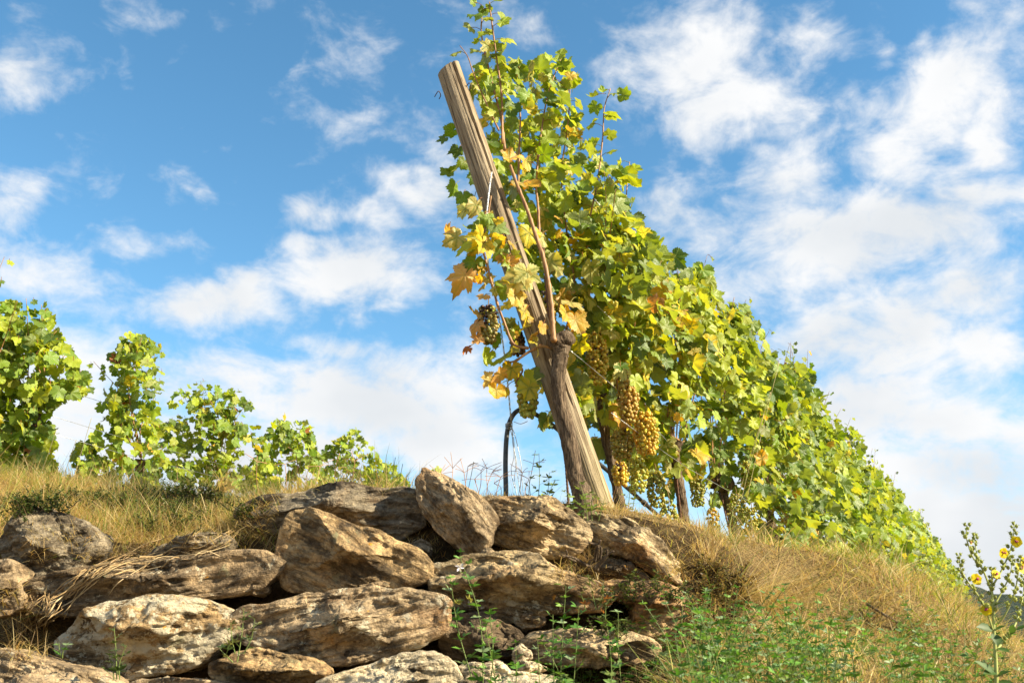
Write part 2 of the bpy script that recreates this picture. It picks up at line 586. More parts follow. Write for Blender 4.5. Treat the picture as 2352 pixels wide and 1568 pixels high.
def mat_cane():
    N = NT('cane_wood')
    tc = N.n('ShaderNodeTexCoord')
    v = tc.outputs['Object']
    g = N.noise(N.vscale(v, (1, 1, .12)), 150.0, 4, .6, .4)
    b = N.noise(v, 9.0, 4)
    col = N.mix(N.ramp(g, .35, .65), C(.17, .078, .030), C(.34, .18, .07))
    col = N.mix(N.ramp(b, .5, .7, 0, .5), col, C(.26, .17, .055))
    return N.done(N.bsdf(col, 0.55, N.bump(g, .4, .003), Specular_IOR_Level=0.4))


def mat_metal(name, col, rough, metal, nscale=70.0, rust=0.0):
    N = NT(name)
    tc = N.n('ShaderNodeTexCoord')
    n = N.noise(tc.outputs['Object'], nscale, 4)
    c = N.mix(N.ramp(n, .35, .7, 0, .5), col, N.mix(1.0, col, C(.5, .48, .45), 'MULTIPLY'))
    if rust:
        c = N.mix(N.ramp(n, .4, .6, 0, rust), c, C(.12, .045, .018))
    return N.done(N.bsdf(c, rough, N.bump(n, .3, .002), Metallic=metal))


def mat_hose():
    N = NT('black_hose_plastic')
    tc = N.n('ShaderNodeTexCoord')
    n = N.noise(tc.outputs['Object'], 35.0, 6, .65)
    c = N.mix(N.ramp(n, .4, .75), C(.018, .019, .021), C(.085, .085, .085))
    return N.done(N.bsdf(c, N.ramp(n, .3, .7, .36, .55), N.bump(n, .2, .002), Specular_IOR_Level=.5))


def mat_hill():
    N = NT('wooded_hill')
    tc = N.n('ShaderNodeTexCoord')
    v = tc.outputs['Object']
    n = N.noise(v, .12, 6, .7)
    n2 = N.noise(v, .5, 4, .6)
    c = N.mix(N.ramp(n, .35, .65), C(.022, .036, .032), C(.045, .06, .045))  # slight bluish cast: distance haze put into the tree colour
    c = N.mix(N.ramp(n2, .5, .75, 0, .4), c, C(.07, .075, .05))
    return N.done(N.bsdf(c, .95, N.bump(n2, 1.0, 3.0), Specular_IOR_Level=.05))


M_LEAF = mat_leaf()
M_GRAPE = mat_grape()
M_ROCK = mat_rock()
M_SOIL = mat_soil()
M_POST = mat_post()
M_BARK = mat_bark()
M_CANE = mat_cane()
M_WIRE = mat_metal('galvanised_wire', C(.55, .56, .57), .38, .9)
M_ROD = mat_metal('rusty_rod', C(.10, .055, .035), .75, .25, 60, .8)
M_HOSE = mat_hose()
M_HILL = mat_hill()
M_GRASS = mat_tint('dry_grass_blade', .55, .42, .35, 25.0, .25)
M_HERB = mat_tint('herb_leaf', .5, .32, .4, 60.0, .3)
M_STEM = mat_tint('plant_stem', .6, .0, .3, 60.0, .3)
M_PETAL = mat_tint('yellow_petal', .55, .38, .3, 90.0, .15)
M_STRAW = mat_tint('straw_stalk', .55, .1, .35, 50.0, .35)

# ------------------------------------------------------------------ terrain
PB = np.array([0.364, 4.2])                     # foot of the leaning post
RA = R(27.0)
RD = np.array([math.sin(RA), math.cos(RA)])     # along the row
RN = np.array([math.cos(RA), -math.sin(RA)])    # to the row's sunny side


def row_ground(s):
    return np.interp(s, [-3, 0, 1, 2, 4, 7, 12, 20, 40, 300], [.62, .59, .52, .51, .54, .54, .50, .28, -.6, -14])


def xbound(y):
    return np.interp(y, [2.4, 2.9, 3.4, 3.9, 4.3], [.02, .20, .42, .70, .78])


def ground(x, y, fine=True):
    x = np.asarray(x, float); y = np.asarray(y, float)
    rx, ry = x - PB[0], y - PB[1]
    s = rx * RD[0] + ry * RD[1]
    t = rx * RN[0] + ry * RN[1]
    zr = row_ground(s)
    U = zr + 0.05 * np.clip(-t, 0, 1.6) + 0.09 * np.clip(-t - 1.6, 0, 3.4) - 0.20 * np.clip(t, 0, 20) - 0.62 * np.clip(t - 1.1, 0, 3.0) - 0.2 * np.clip(t - 4.1, 0, 16) - 0.04 * np.clip(t - 20, 0, 120)
    U = U - 0.06 * np.clip(-t - 14, 0, 200)
    xb = xbound(y)
    left = 1 - sstep(xb, xb + .34, x)
    # left: a terrace edge held up by the stone wall
    crest = 4.62 - .60 * sstep(-1.5, -.4, x)
    edge = 3.97 + .13 * sstep(-1.2, .1, x)
    L = U - .42 * np.clip(crest - np.maximum(y, edge), 0, 3)
    L = L - np.clip((edge - y) * 1.75, 0, 2.2)
    L = np.maximum(L, -1.25 + .02 * y)
    # right: an even grass bank
    bx = sstep(1.0, 2.2, x)
    Rr = U - bx * .30 * np.clip(4.2 - y, 0, 3.6) - (1 - bx) * (.85 * np.clip(4.3 - y, 0, .42) + .13 * np.clip(3.88 - y, 0, 3))
    Rr = np.maximum(Rr, np.where(y < 4.2, -1.25 - .12 * np.clip(x - 2, 0, 40), Rr))
    z = L * left + Rr * (1 - left)
    z = np.maximum(z, -18)
    if fine:
        p = np.stack([x * 1.3, y * 1.3, np.zeros_like(x)], -1)
        z = z + (.035 * fbm(p, 4, 3) + .028 * fbm(p * 3.6, 3, 6) * sstep(.2, 1.0, x)) * np.clip(y / 3, 0, 1)
    return z


def axis(a, b, fa, fb, step, k):
    mid = list(np.arange(fa, fb, step))
    lo, hi = [], []
    d, v = step, fa
    while v > a:
        d *= k; v -= d; lo.append(v)
    d, v = step, fb
    while v < b:
        hi.append(v); d *= k; v += d
    return np.array(lo[::-1] + mid + hi)


gx, gy = axis(-1500, 1500, -3.6, 5.2, .035, 1.12), axis(-800, 2500, 2.3, 8.2, .035, 1.10)
GX, GY = np.meshgrid(gx, gy, indexing='ij')
GZ = ground(GX, GY)
mb = MB()
ny = len(gy)
ii = (np.arange(len(gx) - 1)[:, None] * ny + np.arange(ny - 1)[None, :]).ravel()
mb.add(np.stack([GX, GY, GZ], -1).reshape(-1, 3), None, np.stack([ii, ii + ny, ii + ny + 1, ii + 1], -1))
tag(mb.build('ground', M_SOIL), 'dry hillside terrace ground under the vines and stones', 'ground', kind='structure')

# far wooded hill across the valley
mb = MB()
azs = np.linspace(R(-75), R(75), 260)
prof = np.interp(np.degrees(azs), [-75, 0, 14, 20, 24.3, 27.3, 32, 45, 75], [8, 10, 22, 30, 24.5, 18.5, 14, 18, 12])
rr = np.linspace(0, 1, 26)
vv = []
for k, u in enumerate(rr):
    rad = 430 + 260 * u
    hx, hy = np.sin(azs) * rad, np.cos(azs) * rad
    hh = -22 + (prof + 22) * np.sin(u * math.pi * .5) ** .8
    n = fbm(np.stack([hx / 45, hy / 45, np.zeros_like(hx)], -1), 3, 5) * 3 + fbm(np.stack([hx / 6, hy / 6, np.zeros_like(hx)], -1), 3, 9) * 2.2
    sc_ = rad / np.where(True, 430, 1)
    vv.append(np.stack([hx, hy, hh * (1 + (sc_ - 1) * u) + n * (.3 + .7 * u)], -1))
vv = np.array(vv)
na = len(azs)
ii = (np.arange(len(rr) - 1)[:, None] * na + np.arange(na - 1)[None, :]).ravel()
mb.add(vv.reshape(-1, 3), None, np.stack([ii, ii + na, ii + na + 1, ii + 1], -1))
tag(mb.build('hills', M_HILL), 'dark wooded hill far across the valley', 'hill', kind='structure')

# ------------------------------------------------------------------ stones of the dry wall
ROCK_OBS = []


def c1(pts): return [(x * .3043, y * .3043 + 1091) for x, y in pts]
def c2(pts): return [(x * .3226 + 516.8, y * .3226 + 1062.3) for x, y in pts]
def c3(pts): return [(x * .3226 + 1004.9, y * .3226 + 1062.3) for x, y in pts]


def rock(label, pts, Y, T, bed, tint, lichen=0.0, seed=1, planes=None, npl=10, group=None, lay=1.0, name='wall_stone', smoothk=1):
    """one stone: outline as it stands in the wall, full depth T to front and back, chipped into facets and layered along its bedding"""
    rg = np.random.default_rng(seed)
    w = np.array([P(px, py, Y) for px, py in pts])
    X, Z = w[:, 0], w[:, 2]
    a = X * np.roll(Z, -1) - np.roll(X, -1) * Z
    A = a.sum() / 2
    cx = ((X + np.roll(X, -1)) * a).sum() / (6 * A)
    cz = ((Z + np.roll(Z, -1)) * a).sum() / (6 * A)
    nth = 168
    th = np.linspace(0, 2 * math.pi, nth, endpoint=False)
    rho = np.zeros(nth)
    p0 = np.stack([X - cx, Z - cz], -1); p1 = np.roll(p0, -1, axis=0)
    for i, t in enumerate(th):
        d = np.array([math.cos(t), math.sin(t)])
        e = p1 - p0
        den = d[0] * e[:, 1] - d[1] * e[:, 0]
        den = np.where(np.abs(den) < 1e-12, 1e-12, den)
        tt = (p0[:, 0] * e[:, 1] - p0[:, 1] * e[:, 0]) / den
        uu = (p0[:, 0] * d[1] - p0[:, 1] * d[0]) / den
        ok = (uu >= -1e-9) & (uu <= 1 + 1e-9) & (tt > 0)
        rho[i] = tt[ok].max() if ok.any() else .05
    for _ in range(smoothk):
        rho = .25 * np.roll(rho, 1) + .5 * rho + .25 * np.roll(rho, -1)
    rho = rho * 1.06
    hx, hz = (X.max() - X.min()) / 2, (Z.max() - Z.min()) / 2
    size = min(hx, hz)
    phi = np.r_[np.linspace(0.02, math.pi / 2, 46), np.linspace(math.pi / 2, math.pi - .02, 18)[1:]]
    u = np.sin(phi)[:, None]
    gx_ = rho[None, :] * np.cos(th)[None, :] * u
    gz_ = rho[None, :] * np.sin(th)[None, :] * u
    prof = np.sqrt(np.clip(1 - u ** 3.6, 0, 1)) * T * np.ones_like(gx_)
    front = (phi < math.pi / 2)[:, None]
    h = prof.copy()
    nx, nz = gx_ / hx, gz_ / hz
    PL = list(planes or [])
    for k in range(npl):
        f = rg.uniform(0, 2 * math.pi)
        PL.append((math.degrees(f), rg.uniform(.72, 1.1), rg.uniform(.30, 1.7)))
    for f, c_, m_ in PL:
        f = R(f)
        hp = T * (c_ - m_ * (nx * math.cos(f) + nz * math.sin(f)))
        k = .04 * T
        h = np.where(front, np.minimum(h, np.maximum(hp, prof * .12)), h)
    y = np.where(front, -h, prof * 1.7)
    G = np.stack([gx_, y, gz_], -1)
    # bedding frame
    cb, sb = math.cos(R(bed)), math.sin(R(bed))

    def tobed(g):
        return np.stack([g[..., 0] * cb + g[..., 2] * sb, g[..., 1], -g[..., 0] * sb + g[..., 2] * cb], -1)

    gn = np.cross(np.gradient(G, axis=1), np.gradient(G, axis=0))
    gn[:, 0] = G[:, 0] - G[:, 1]; gn[:, -1] = gn[:, -2]
    gn[:, 0] = gn[:, 1]
    gn /= np.linalg.norm(gn, axis=-1)[..., None] + 1e-9
    out = np.sign((gn * (G - 0)).sum(-1))[..., None]
    gn = gn * np.where(out == 0, 1, out)
    q = tobed(G) + seed * 3.17
    ms = size ** .5 * .55
    d = .30 * size * fbm(q * np.array([1, 1, 1.6]) * (1.1 / max(size, .06) * .55), 3, seed)
    lay_n = fbm(q * np.array([5, 5, 38]), 4, seed + 5, .6)
    d = d * .22 + lay * .030 * ms * 2 * np.round(lay_n * 4 + .3 * fbm(q * 30, 2, seed + 3)) / 4 + lay * .010 * lay_n
    d = d + .024 * fbm(q * 16, 4, seed + 8) - .018 * np.clip(fbm(q * 9, 3, seed + 12) - .24, 0, 1) * 2.2 * ms
    d = d + .010 * fbm(q * 60, 3, seed + 21)
    rimfade = .35 + .65 * np.clip((1 - np.abs(u)) * 6, 0, 1)
    G = G + gn * (d * rimfade)[..., None]
    q = tobed(G)
    v = q.reshape(-1, 3)
    m = MB()
    nr = len(phi)
    i = np.arange(nr - 1)[:, None] * nth; j = np.arange(nth)[None, :]; j2 = (j + 1) % nth
    f4 = np.stack([i + j, i + j2, i + nth + j2, i + nth + j], -1).reshape(-1, 4)
    v = np.vstack([v, v[:nth].mean(0), v[-nth:].mean(0)])
    k = nr * nth
    jj = np.arange(nth); jn = (jj + 1) % nth
    f3 = np.vstack([np.stack([jj * 0 + k, jn, jj], -1), np.stack([jj * 0 + k + 1, (nr - 1) * nth + jj, (nr - 1) * nth + jn], -1)])
    m.add(v, f3, f4[:, ::-1] if False else f4)
    o = m.build(name, M_ROCK)
    me = o.data
    o.location = (cx, Y, cz)
    o.rotation_euler = (0, -R(bed), 0)
    o['_w'] = (float(cx), float(Y), float(cz))
    o.color = (*tint, lichen)
    tag(o, label, 'stone', group)
    ROCK_OBS.append(o)
    return o


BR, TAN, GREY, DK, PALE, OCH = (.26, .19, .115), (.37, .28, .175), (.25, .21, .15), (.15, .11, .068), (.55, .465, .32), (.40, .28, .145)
GW = 'stones of the dry wall'
ROCKS = [
    ('rounded grey brown boulder at the far left below the grassy bank', c1([(10, 480), (60, 420), (150, 320), (200, 260), (330, 250), (420, 290), (520, 310), (620, 350), (700, 410), (740, 470), (745, 540), (700, 590), (620, 650), (560, 720), (480, 750), (440, 790), (330, 800), (260, 800), (130, 770), (60, 640), (10, 560)]), 3.72, .17, 15, GREY, .15, 11, [(10, .9, .9), (200, 1.0, 1.3)], .6),
    ('small blocky stone cut by the left edge of the photo', c1([(-90, 650), (80, 645), (115, 720), (120, 760), (175, 900), (150, 1000), (60, 1045), (-90, 1060)]), 3.55, .15, 5, TAN, .2, 12, None, .8),
    ('long flat slab with a mossy lichen end under the straw', c1([(150, 840), (260, 780), (600, 700), (800, 670), (1080, 640), (1300, 640), (1560, 600), (1700, 580), (1950, 570), (2040, 620), (2120, 660), (2110, 700), (2060, 730), (1990, 800), (1950, 860), (1700, 910), (1400, 940), (1100, 970), (800, 1010), (620, 1050), (420, 1060), (250, 1010), (150, 910)]), 3.58, .17, 7, BR, .3, 13, [(270, .62, .8), (90, .9, .7)], 1.3),
    ('small dark stone lying behind the straw on the long slab', c1([(1120, 610), (1200, 550), (1330, 490), (1460, 450), (1580, 440), (1680, 440), (1750, 490), (1730, 560), (1600, 620), (1300, 640)]), 3.80, .12, 5, GREY, .2, 14, None, .8),
    ('big lower stone with white lichen on its sunlit end', c1([(450, 1240), (600, 1120), (720, 1020), (850, 980), (1040, 960), (1200, 930), (1380, 925), (1560, 970), (1700, 1010), (1790, 1080), (1780, 1130), (1690, 1260), (1570, 1340), (1500, 1420), (1350, 1470), (1100, 1510), (900, 1550), (750, 1520), (560, 1450), (450, 1340)]), 3.42, .22, 4, OCH, .72, 15, [(285, .62, 1.0), (10, .95, .75), (100, .95, .7)], .8),
    ('flat pale brown stone in the bottom left corner', c1([(-90, 1300), (100, 1350), (300, 1390), (450, 1430), (620, 1460), (760, 1520), (870, 1590), (850, 1740), (-90, 1740)]), 3.18, .2, -12, TAN, .25, 16, [(80, .8, .8)], 1.0),
    ('thin stone edge at the bottom below the white lichen stone', c1([(860, 1620), (1080, 1545), (1280, 1520), (1500, 1540), (1730, 1560), (1800, 1620), (1750, 1760), (900, 1760)]), 3.22, .15, 2, TAN, .35, 17, None, 1.0),
    ('big smooth ochre boulder with a shaded left face at the wall centre', c2([(380, 600), (430, 440), (470, 370), (530, 345), (620, 340), (700, 360), (790, 390), (870, 430), (940, 450), (1020, 465), (1120, 500), (1220, 560), (1330, 600), (1400, 650), (1450, 710), (1455, 770), (1430, 835), (1330, 870), (1200, 890), (950, 910), (700, 920), (500, 910), (420, 870), (385, 760)]), 3.62, .20, -24, OCH, -.25, 18, [(182, .62, 1.25), (262, .60, 1.15), (60, .86, .75), (20, .98, .7)], .45),
    ('long rough dark slab on top of the wall behind the smooth boulder', c2([(100, 320), (200, 270), (320, 230), (480, 220), (620, 190), (740, 165), (860, 150), (960, 160), (1060, 180), (1180, 190), (1260, 175), (1330, 190), (1380, 210), (1395, 300), (1405, 400), (1390, 460), (1300, 500), (1220, 540), (1100, 530), (900, 500), (600, 480), (400, 500), (250, 490), (120, 420)]), 3.93, .22, 3, GREY, .1, 19, [(275, .75, .8), (90, .85, .6)], 1.5),
    ('pointed stone standing tilted on top of the wall', c2([(1370, 170), (1385, 110), (1410, 80), (1403, 48), (1440, 43), (1500, 75), (1580, 110), (1680, 170), (1800, 240), (1870, 290), (1920, 370), (1930, 430), (1900, 490), (1890, 570), (1830, 640), (1770, 690), (1730, 680), (1660, 600), (1580, 540), (1500, 470), (1430, 370), (1385, 270)]), 3.80, .15, -48, TAN, .2, 20, [(215, .58, 1.1), (185, .8, 1.2), (20, .95, .7)], .7),
    ('wide cracked slab with streaky layers and orange lichen at the wall centre', c2([(50, 1130), (120, 1050), (200, 1020), (350, 1010), (480, 970), (600, 930), (720, 930), (900, 910), (1060, 885), (1200, 900), (1350, 910), (1450, 930), (1540, 950), (1590, 980), (1585, 1040), (1550, 1070), (1580, 1140), (1540, 1190), (1450, 1240), (1380, 1300), (1250, 1350), (1100, 1390), (900, 1430), (700, 1430), (560, 1380), (400, 1340), (200, 1300), (100, 1280), (40, 1220)]), 3.42, .20, 12, TAN, .45, 21, [(280, .70, .95), (85, .85, .7)], 1.5),
    ('flat ochre slab below the cracked slab', c2([(-90, 1430), (60, 1370), (180, 1330), (300, 1330), (400, 1360), (520, 1370), (640, 1410), (700, 1460), (745, 1485), (700, 1550), (560, 1590), (300, 1600), (0, 1580), (-100, 1500)]), 3.28, .16, -6, OCH, .1, 22, [(270, .7, .9)], 1.3),
    ('bright cream stone at the bottom centre of the wall', c2([(650, 1570), (780, 1510), (950, 1460), (1100, 1420), (1250, 1370), (1380, 1345), (1470, 1360), (1560, 1400), (1630, 1450), (1670, 1520), (1690, 1600), (1660, 1740), (700, 1740)]), 3.20, .19, 8, PALE, .55, 23, [(80, .85, .7)], 1.1),
    ('broad rounded brown stone beside the foot of the leaning post', c3([(310, 265), (380, 245), (500, 240), (620, 250), (760, 250), (850, 280), (920, 320), (990, 380), (1050, 440), (1085, 490), (1070, 550), (1020, 600), (980, 650), (900, 665), (800, 665), (700, 655), (600, 620), (480, 590), (380, 550), (330, 480), (300, 380)]), 3.92, .22, -14, (.42, .32, .19), .05, 24, [(255, .72, .85), (60, .9, .6), (15, .95, .6)], 1.1),
    ('sloping stone with a pale sunlit right face under the dry grass tuft', c3([(1020, 410), (1100, 380), (1230, 372), (1340, 395), (1430, 440), (1500, 500), (1590, 560), (1650, 640), (1720, 720), (1760, 800), (1700, 860), (1560, 830), (1440, 750), (1350, 695), (1250, 660), (1130, 610), (1080, 530), (1040, 450)]), 4.00, .22, -30, (.52, .41, .25), .05, 25, [(20, .72, 1.15), (235, .8, 1.0), (80, .85, .5)], 1.0),
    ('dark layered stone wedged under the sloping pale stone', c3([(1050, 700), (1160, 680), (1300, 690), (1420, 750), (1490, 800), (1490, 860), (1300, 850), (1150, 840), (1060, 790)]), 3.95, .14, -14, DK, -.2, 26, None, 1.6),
    ('long overhanging slab with white specks beneath the pointed stone', c3([(-30, 740), (100, 700), (260, 660), (420, 640), (560, 635), (680, 655), (780, 720), (860, 770), (960, 810), (1060, 840), (1180, 880), (1240, 960), (1160, 1040), (1000, 1060), (800, 1070), (620, 1110), (500, 1140), (440, 1130), (330, 1060), (200, 1050), (60, 1020), (-30, 900)]), 3.66, .24, -8, (.38, .29, .165), .3, 27, [(268, .52, 1.0), (80, .92, .6)], 1.2),
    ('knobbly stone with a hollow at the right end of the wall', c3([(1180, 860), (1300, 845), (1450, 850), (1560, 850), (1680, 900), (1755, 960), (1745, 1060), (1700, 1140), (1600, 1215), (1500, 1245), (1420, 1210), (1365, 1180), (1400, 1090), (1400, 1000), (1300, 970), (1200, 940)]), 3.72, .20, 10, (.46, .32, .165), .05, 28, [(190, .75, 1.1), (30, .85, .8)], .9),
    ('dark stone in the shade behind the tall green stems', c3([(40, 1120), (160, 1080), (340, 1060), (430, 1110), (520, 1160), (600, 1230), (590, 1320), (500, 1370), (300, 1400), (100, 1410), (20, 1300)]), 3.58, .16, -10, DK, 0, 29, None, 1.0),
    ('low buff stone half hidden by green stems near the bottom', c3([(590, 1290), (700, 1210), (850, 1190), (1100, 1180), (1350, 1210), (1480, 1250), (1560, 1300), (1560, 1360), (1450, 1420), (1200, 1450), (900, 1450), (700, 1410)]), 3.52, .18, -5, (.50, .38, .22), .1, 30, [(80, .85, .7)], .9),
    ('small pale pink stone beside the low buff stone', c3([(540, 1340), (600, 1295), (665, 1340), (672, 1395), (600, 1412), (545, 1395)]), 3.36, .055, 0, PALE, .2, 31, None, .5),
    ('small flat buff stone under the pale pink stone', c3([(530, 1425), (600, 1400), (700, 1420), (770, 1465), (700, 1500), (560, 1475)]), 3.33, .06, -5, PALE, .1, 32, None, .6),
    ('cream rubble stone at the bottom between the green stems', c3([(130, 1470), (260, 1420), (330, 1450), (430, 1420), (520, 1480), (600, 1490), (760, 1520), (900, 1560), (920, 1720), (130, 1720)]), 3.22, .16, 4, PALE, .45, 33, None, .8),
    ('earthy stone behind the dry tuft at the right end of the wall top', c3([(1560, 575), (1640, 545), (1780, 555), (1830, 620), (1800, 700), (1720, 720), (1640, 660)]), 4.25, .14, 0, BR, -.1, 34, None, .6),
    ('tiny stone chip wedged right of the pointed stone', c3([(295, 660), (340, 630), (400, 625), (405, 650), (340, 672)]), 3.70, .05, 0, TAN, 0, 35, None, .4),
]
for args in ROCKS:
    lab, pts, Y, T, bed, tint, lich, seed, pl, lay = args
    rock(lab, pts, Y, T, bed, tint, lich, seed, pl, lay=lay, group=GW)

for k_, (lab, cx_, cy_, rx_, ry_, Y_) in enumerate([
        ('small wedge stone in the joint between the long slab and the smooth boulder', 588, 1352, 34, 17, 3.62), ('little wedge stone above the flat ochre slab at the bottom', 716, 1474, 30, 14, 3.46),
        ('small wedge stone in the dark gap left of the pointed stone', 962, 1262, 36, 22, 3.86), ('little chip in the joint above the cracked slab', 860, 1346, 34, 11, 3.60),
        ('small wedge stone in the dark hollow above the low buff stone', 1215, 1425, 40, 20, 3.66), ('little wedge stone under the left end of the long slab', 122, 1398, 34, 18, 3.56),
        ('small chip between the bright cream stone and the cracked slab', 800, 1500, 30, 12, 3.46)]):
    pl_ = [(cx_ + rx_ * math.cos(a) * random.uniform(.8, 1.1), cy_ + ry_ * math.sin(a) * random.uniform(.75, 1.15)) for a in np.linspace(0, 2 * math.pi, 9, endpoint=False)]
    rock(lab, pl_, Y_, .07, random.uniform(-15, 15), (BR, TAN, GREY)[k_ % 3], .1, 60 + k_, None, lay=.7, group=GW)

bpy.context.view_layer.update()
_bv, _bf, _n = [], [], 0
for o in ROCK_OBS + [bpy.data.objects['ground']]:
    me = o.data
    co = np.empty(len(me.vertices) * 3); me.vertices.foreach_get('co', co)
    co = co.reshape(-1, 3)
    M = np.array(o.matrix_world)
    co = co @ M[:3, :3].T + M[:3, 3]
    if o.name == 'ground':
        keep = [p for p in me.polygons if -4 < co[p.vertices[0]][0] < 6 and 1 < co[p.vertices[0]][1] < 12]
    else:
        keep = me.polygons
    _bv.append(co)
    _bf += [[i + _n for i in p.vertices] for p in keep]
    _n += len(co)
BVH = BVHTree.FromPolygons([tuple(c) for c in np.vstack(_bv)], _bf)


def on_surface(px, py, off=.012, default=3.8):
    """the point of the stones or the ground that shows at this place, lifted a little off it"""
    d = Vector(ray(px, py)); L = d.length
    h = BVH.ray_cast(Vector((0, 0, 0)), d.normalized(), 30)
    if h[0] is None:
        return P(px, py, default)
    return np.array(h[0] + h[1] * off if h[1].dot(d) < 0 else h[0] - h[1] * off)


def drop(x, y, default=None):
    h = BVH.ray_cast(Vector((x, y, 6)), Vector((0, 0, -1)), 30)
    return h[0].z if h[0] is not None else float(ground(x, y))

# PART2

# ------------------------------------------------------------------ leaning end post
def build_post():
    a = np.array([.364, 4.2, .45])
    ftp = P(1376, 1165, 4.2)
    top = P(1030, 158, 4.2)
    ax = (top - ftp) / np.linalg.norm(top - ftp)
    a = ftp - ax * .28
    Lp = np.linalg.norm(top - a)
    root = empty('leaning_post', a, 'thick grey wooden end post with a long crack, leaning left in front of the vines', 'post')
    z = Vector(ax)
    yv = Vector((0, -1, 0)); yv = (yv - z * yv.dot(z)).normalized()      # faces the path
    xv = yv.cross(z) * -1
    # frame: columns x (to the right), y (away from the path), z (up the post)
    xr = Vector((1, 0, 0)); xr = (xr - z * xr.dot(z)).normalized()
    yr = z.cross(xr)
    Mw = Matrix((xr, yr, z)).transposed()
    nth, nl = 144, 230
    th = np.linspace(0, 2 * math.pi, nth, endpoint=False)
    l = np.linspace(0, 1, nl)
    TH, Lg = np.meshgrid(th, l)
    ca = np.stack([np.cos(TH), np.sin(TH), Lg * Lp], -1)
    r = .0635 - .0055 * Lg + .002 * sstep(.25, 0, Lg)
    pn = ca * np.array([.6, .6, .8])
    r = r + .004 * fbm(pn * 1.6, 3, 4) + .0016 * fbm(ca * np.array([6, 6, 1.0]), 3, 8) + .0010 * fbm(ca * np.array([22, 22, 1.3]), 2, 9)

    def crack(ang0, l0, l1, wid, dep, seed):
        wob = .09 * fbm(np.stack([Lg * 3, Lg * 0, Lg * 0], -1), 3, seed) + .02 * fbm(np.stack([Lg * 40, Lg * 0, Lg * 0], -1), 2, seed + 1)
        d = np.abs((TH - R(ang0) - wob + math.pi) % (2 * math.pi) - math.pi)
        env = sstep(l0 - .03, l0 + .05, Lg) * sstep(l1 + .03, l1 - .05, Lg)
        wv = wid * (.6 + .7 * (.5 + .5 * fbm(np.stack([Lg * 9, Lg * 0 + 3, Lg * 0], -1), 2, seed + 4)))
        return dep * env * np.clip(1 - d / wv, 0, 1)

    # the path side is at -90 degrees
    r = r - crack(-62, .30, 1.05, .11, .040, 31) - crack(-55, .10, .40, .04, .012, 32) - crack(-100, .52, .74, .03, .007, 33) - crack(-120, .2, .45, .03, .006, 34) - crack(-85, .82, 1.05, .03, .006, 36)
    kx = np.sqrt(((TH - R(-104) + math.pi) % (2 * math.pi) - math.pi) ** 2 * .005 + ((Lg - .50) * Lp) ** 2)
    r = r + .006 * np.exp(-(kx / .035) ** 2) - .004 * np.exp(-((kx - .03) / .008) ** 2)
    v = np.stack([r * np.cos(TH), r * np.sin(TH), Lg * Lp], -1)
    v[..., 2] += .018 * np.clip((Lg - .97) / .03, 0, 1) * np.cos(TH - R(20)) - .004 * np.clip((Lg - .985) / .015, 0, 1)
    mb = MB()
    i = np.arange(nl - 1)[:, None] * nth; j = np.arange(nth)[None, :]; j2 = (j + 1) % nth
    f4 = np.stack([i + j, i + j2, i + nth + j2, i + nth + j], -1).reshape(-1, 4)
    vv = v.reshape(-1, 3)
    rim = v[-1] * np.array([.90, .90, 1]) + np.array([0, 0, .005])
    rim2 = v[-1] * np.array([.5, .5, 1]) + np.array([0, 0, .006])
    vv = np.vstack([vv, rim, rim2, [[0, 0, Lp + .006]]])
    b = nl * nth
    jj = np.arange(nth); jn = (jj + 1) % nth
    f4 = np.vstack([f4, np.stack([b - nth + jj, b - nth + jn, b + jn, b + jj], -1), np.stack([b + jj, b + jn, b + nth + jn, b + nth + jj], -1)])
    f3 = np.stack([b + nth + jj, b + nth + jn, np.full(nth, b + 2 * nth)], -1)
    mb.add(vv, f3, f4)
    o = mb.build('post_shaft', M_POST, None, (0, 0, 0))
    o.parent = root
    o.rotation_euler = Mw.to_euler()
    o['_w'] = root['_w']
    # bent nails and wire staples driven into it
    for px, py in ((1076, 205), (1006, 224)):
        mb = MB()
        p = P(px, py, 4.19)
        mb.tube(smooth_path([p + [-.015, -.02, -.01], p + [.004, -.035, .012], p + [.014, -.02, .0], p + [.006, -.01, -.016]], 6), .0022, 6)
        mb.build('staple', M_ROD, root)
    return root, ax, ftp


POST, POST_AX, POST_FOOT = build_post()

# ------------------------------------------------------------------ irrigation hose, wires, rods
# the black hose: rises from the ground, bends over and runs back along the row
hose = empty('irrigation_hose', P(1163, 1150, 4.35), 'black plastic irrigation hose bent over in an arch left of the post', 'hose')
mb = MB()
hp = smooth_path([P(1161, 1190, 4.30), P(1162, 1130, 4.32), P(1161, 1060, 4.34), P(1164, 1000, 4.36), P(1172, 965, 4.37), P(1186, 945, 4.38), P(1204, 940, 4.42), P(1228, 950, 4.48),
                  P(1270, 977, 4.6), P(1330, 1028, 4.78), P(1395, 1080, 4.98), P(1470, 1146, 5.28), P(1545, 1212, 5.6), P(1610, 1262, 5.95)], 10)
mb.tube(hp, .0108, 14)
mb.build('hose_pipe', M_HOSE, hose)
mb = MB()
for k, (u, rr) in enumerate(((.30, .0135), (.685, .0150), (.90, .0150))):
    c = interp_path(hp, [u, u + .006])
    d = (c[1] - c[0]) / np.linalg.norm(c[1] - c[0])
    mb = MB()
    mb.tube(np.array([c[0], c[0] + d * .028]), rr, 14)
    mb.build('hose_joint', M_HOSE, hose)

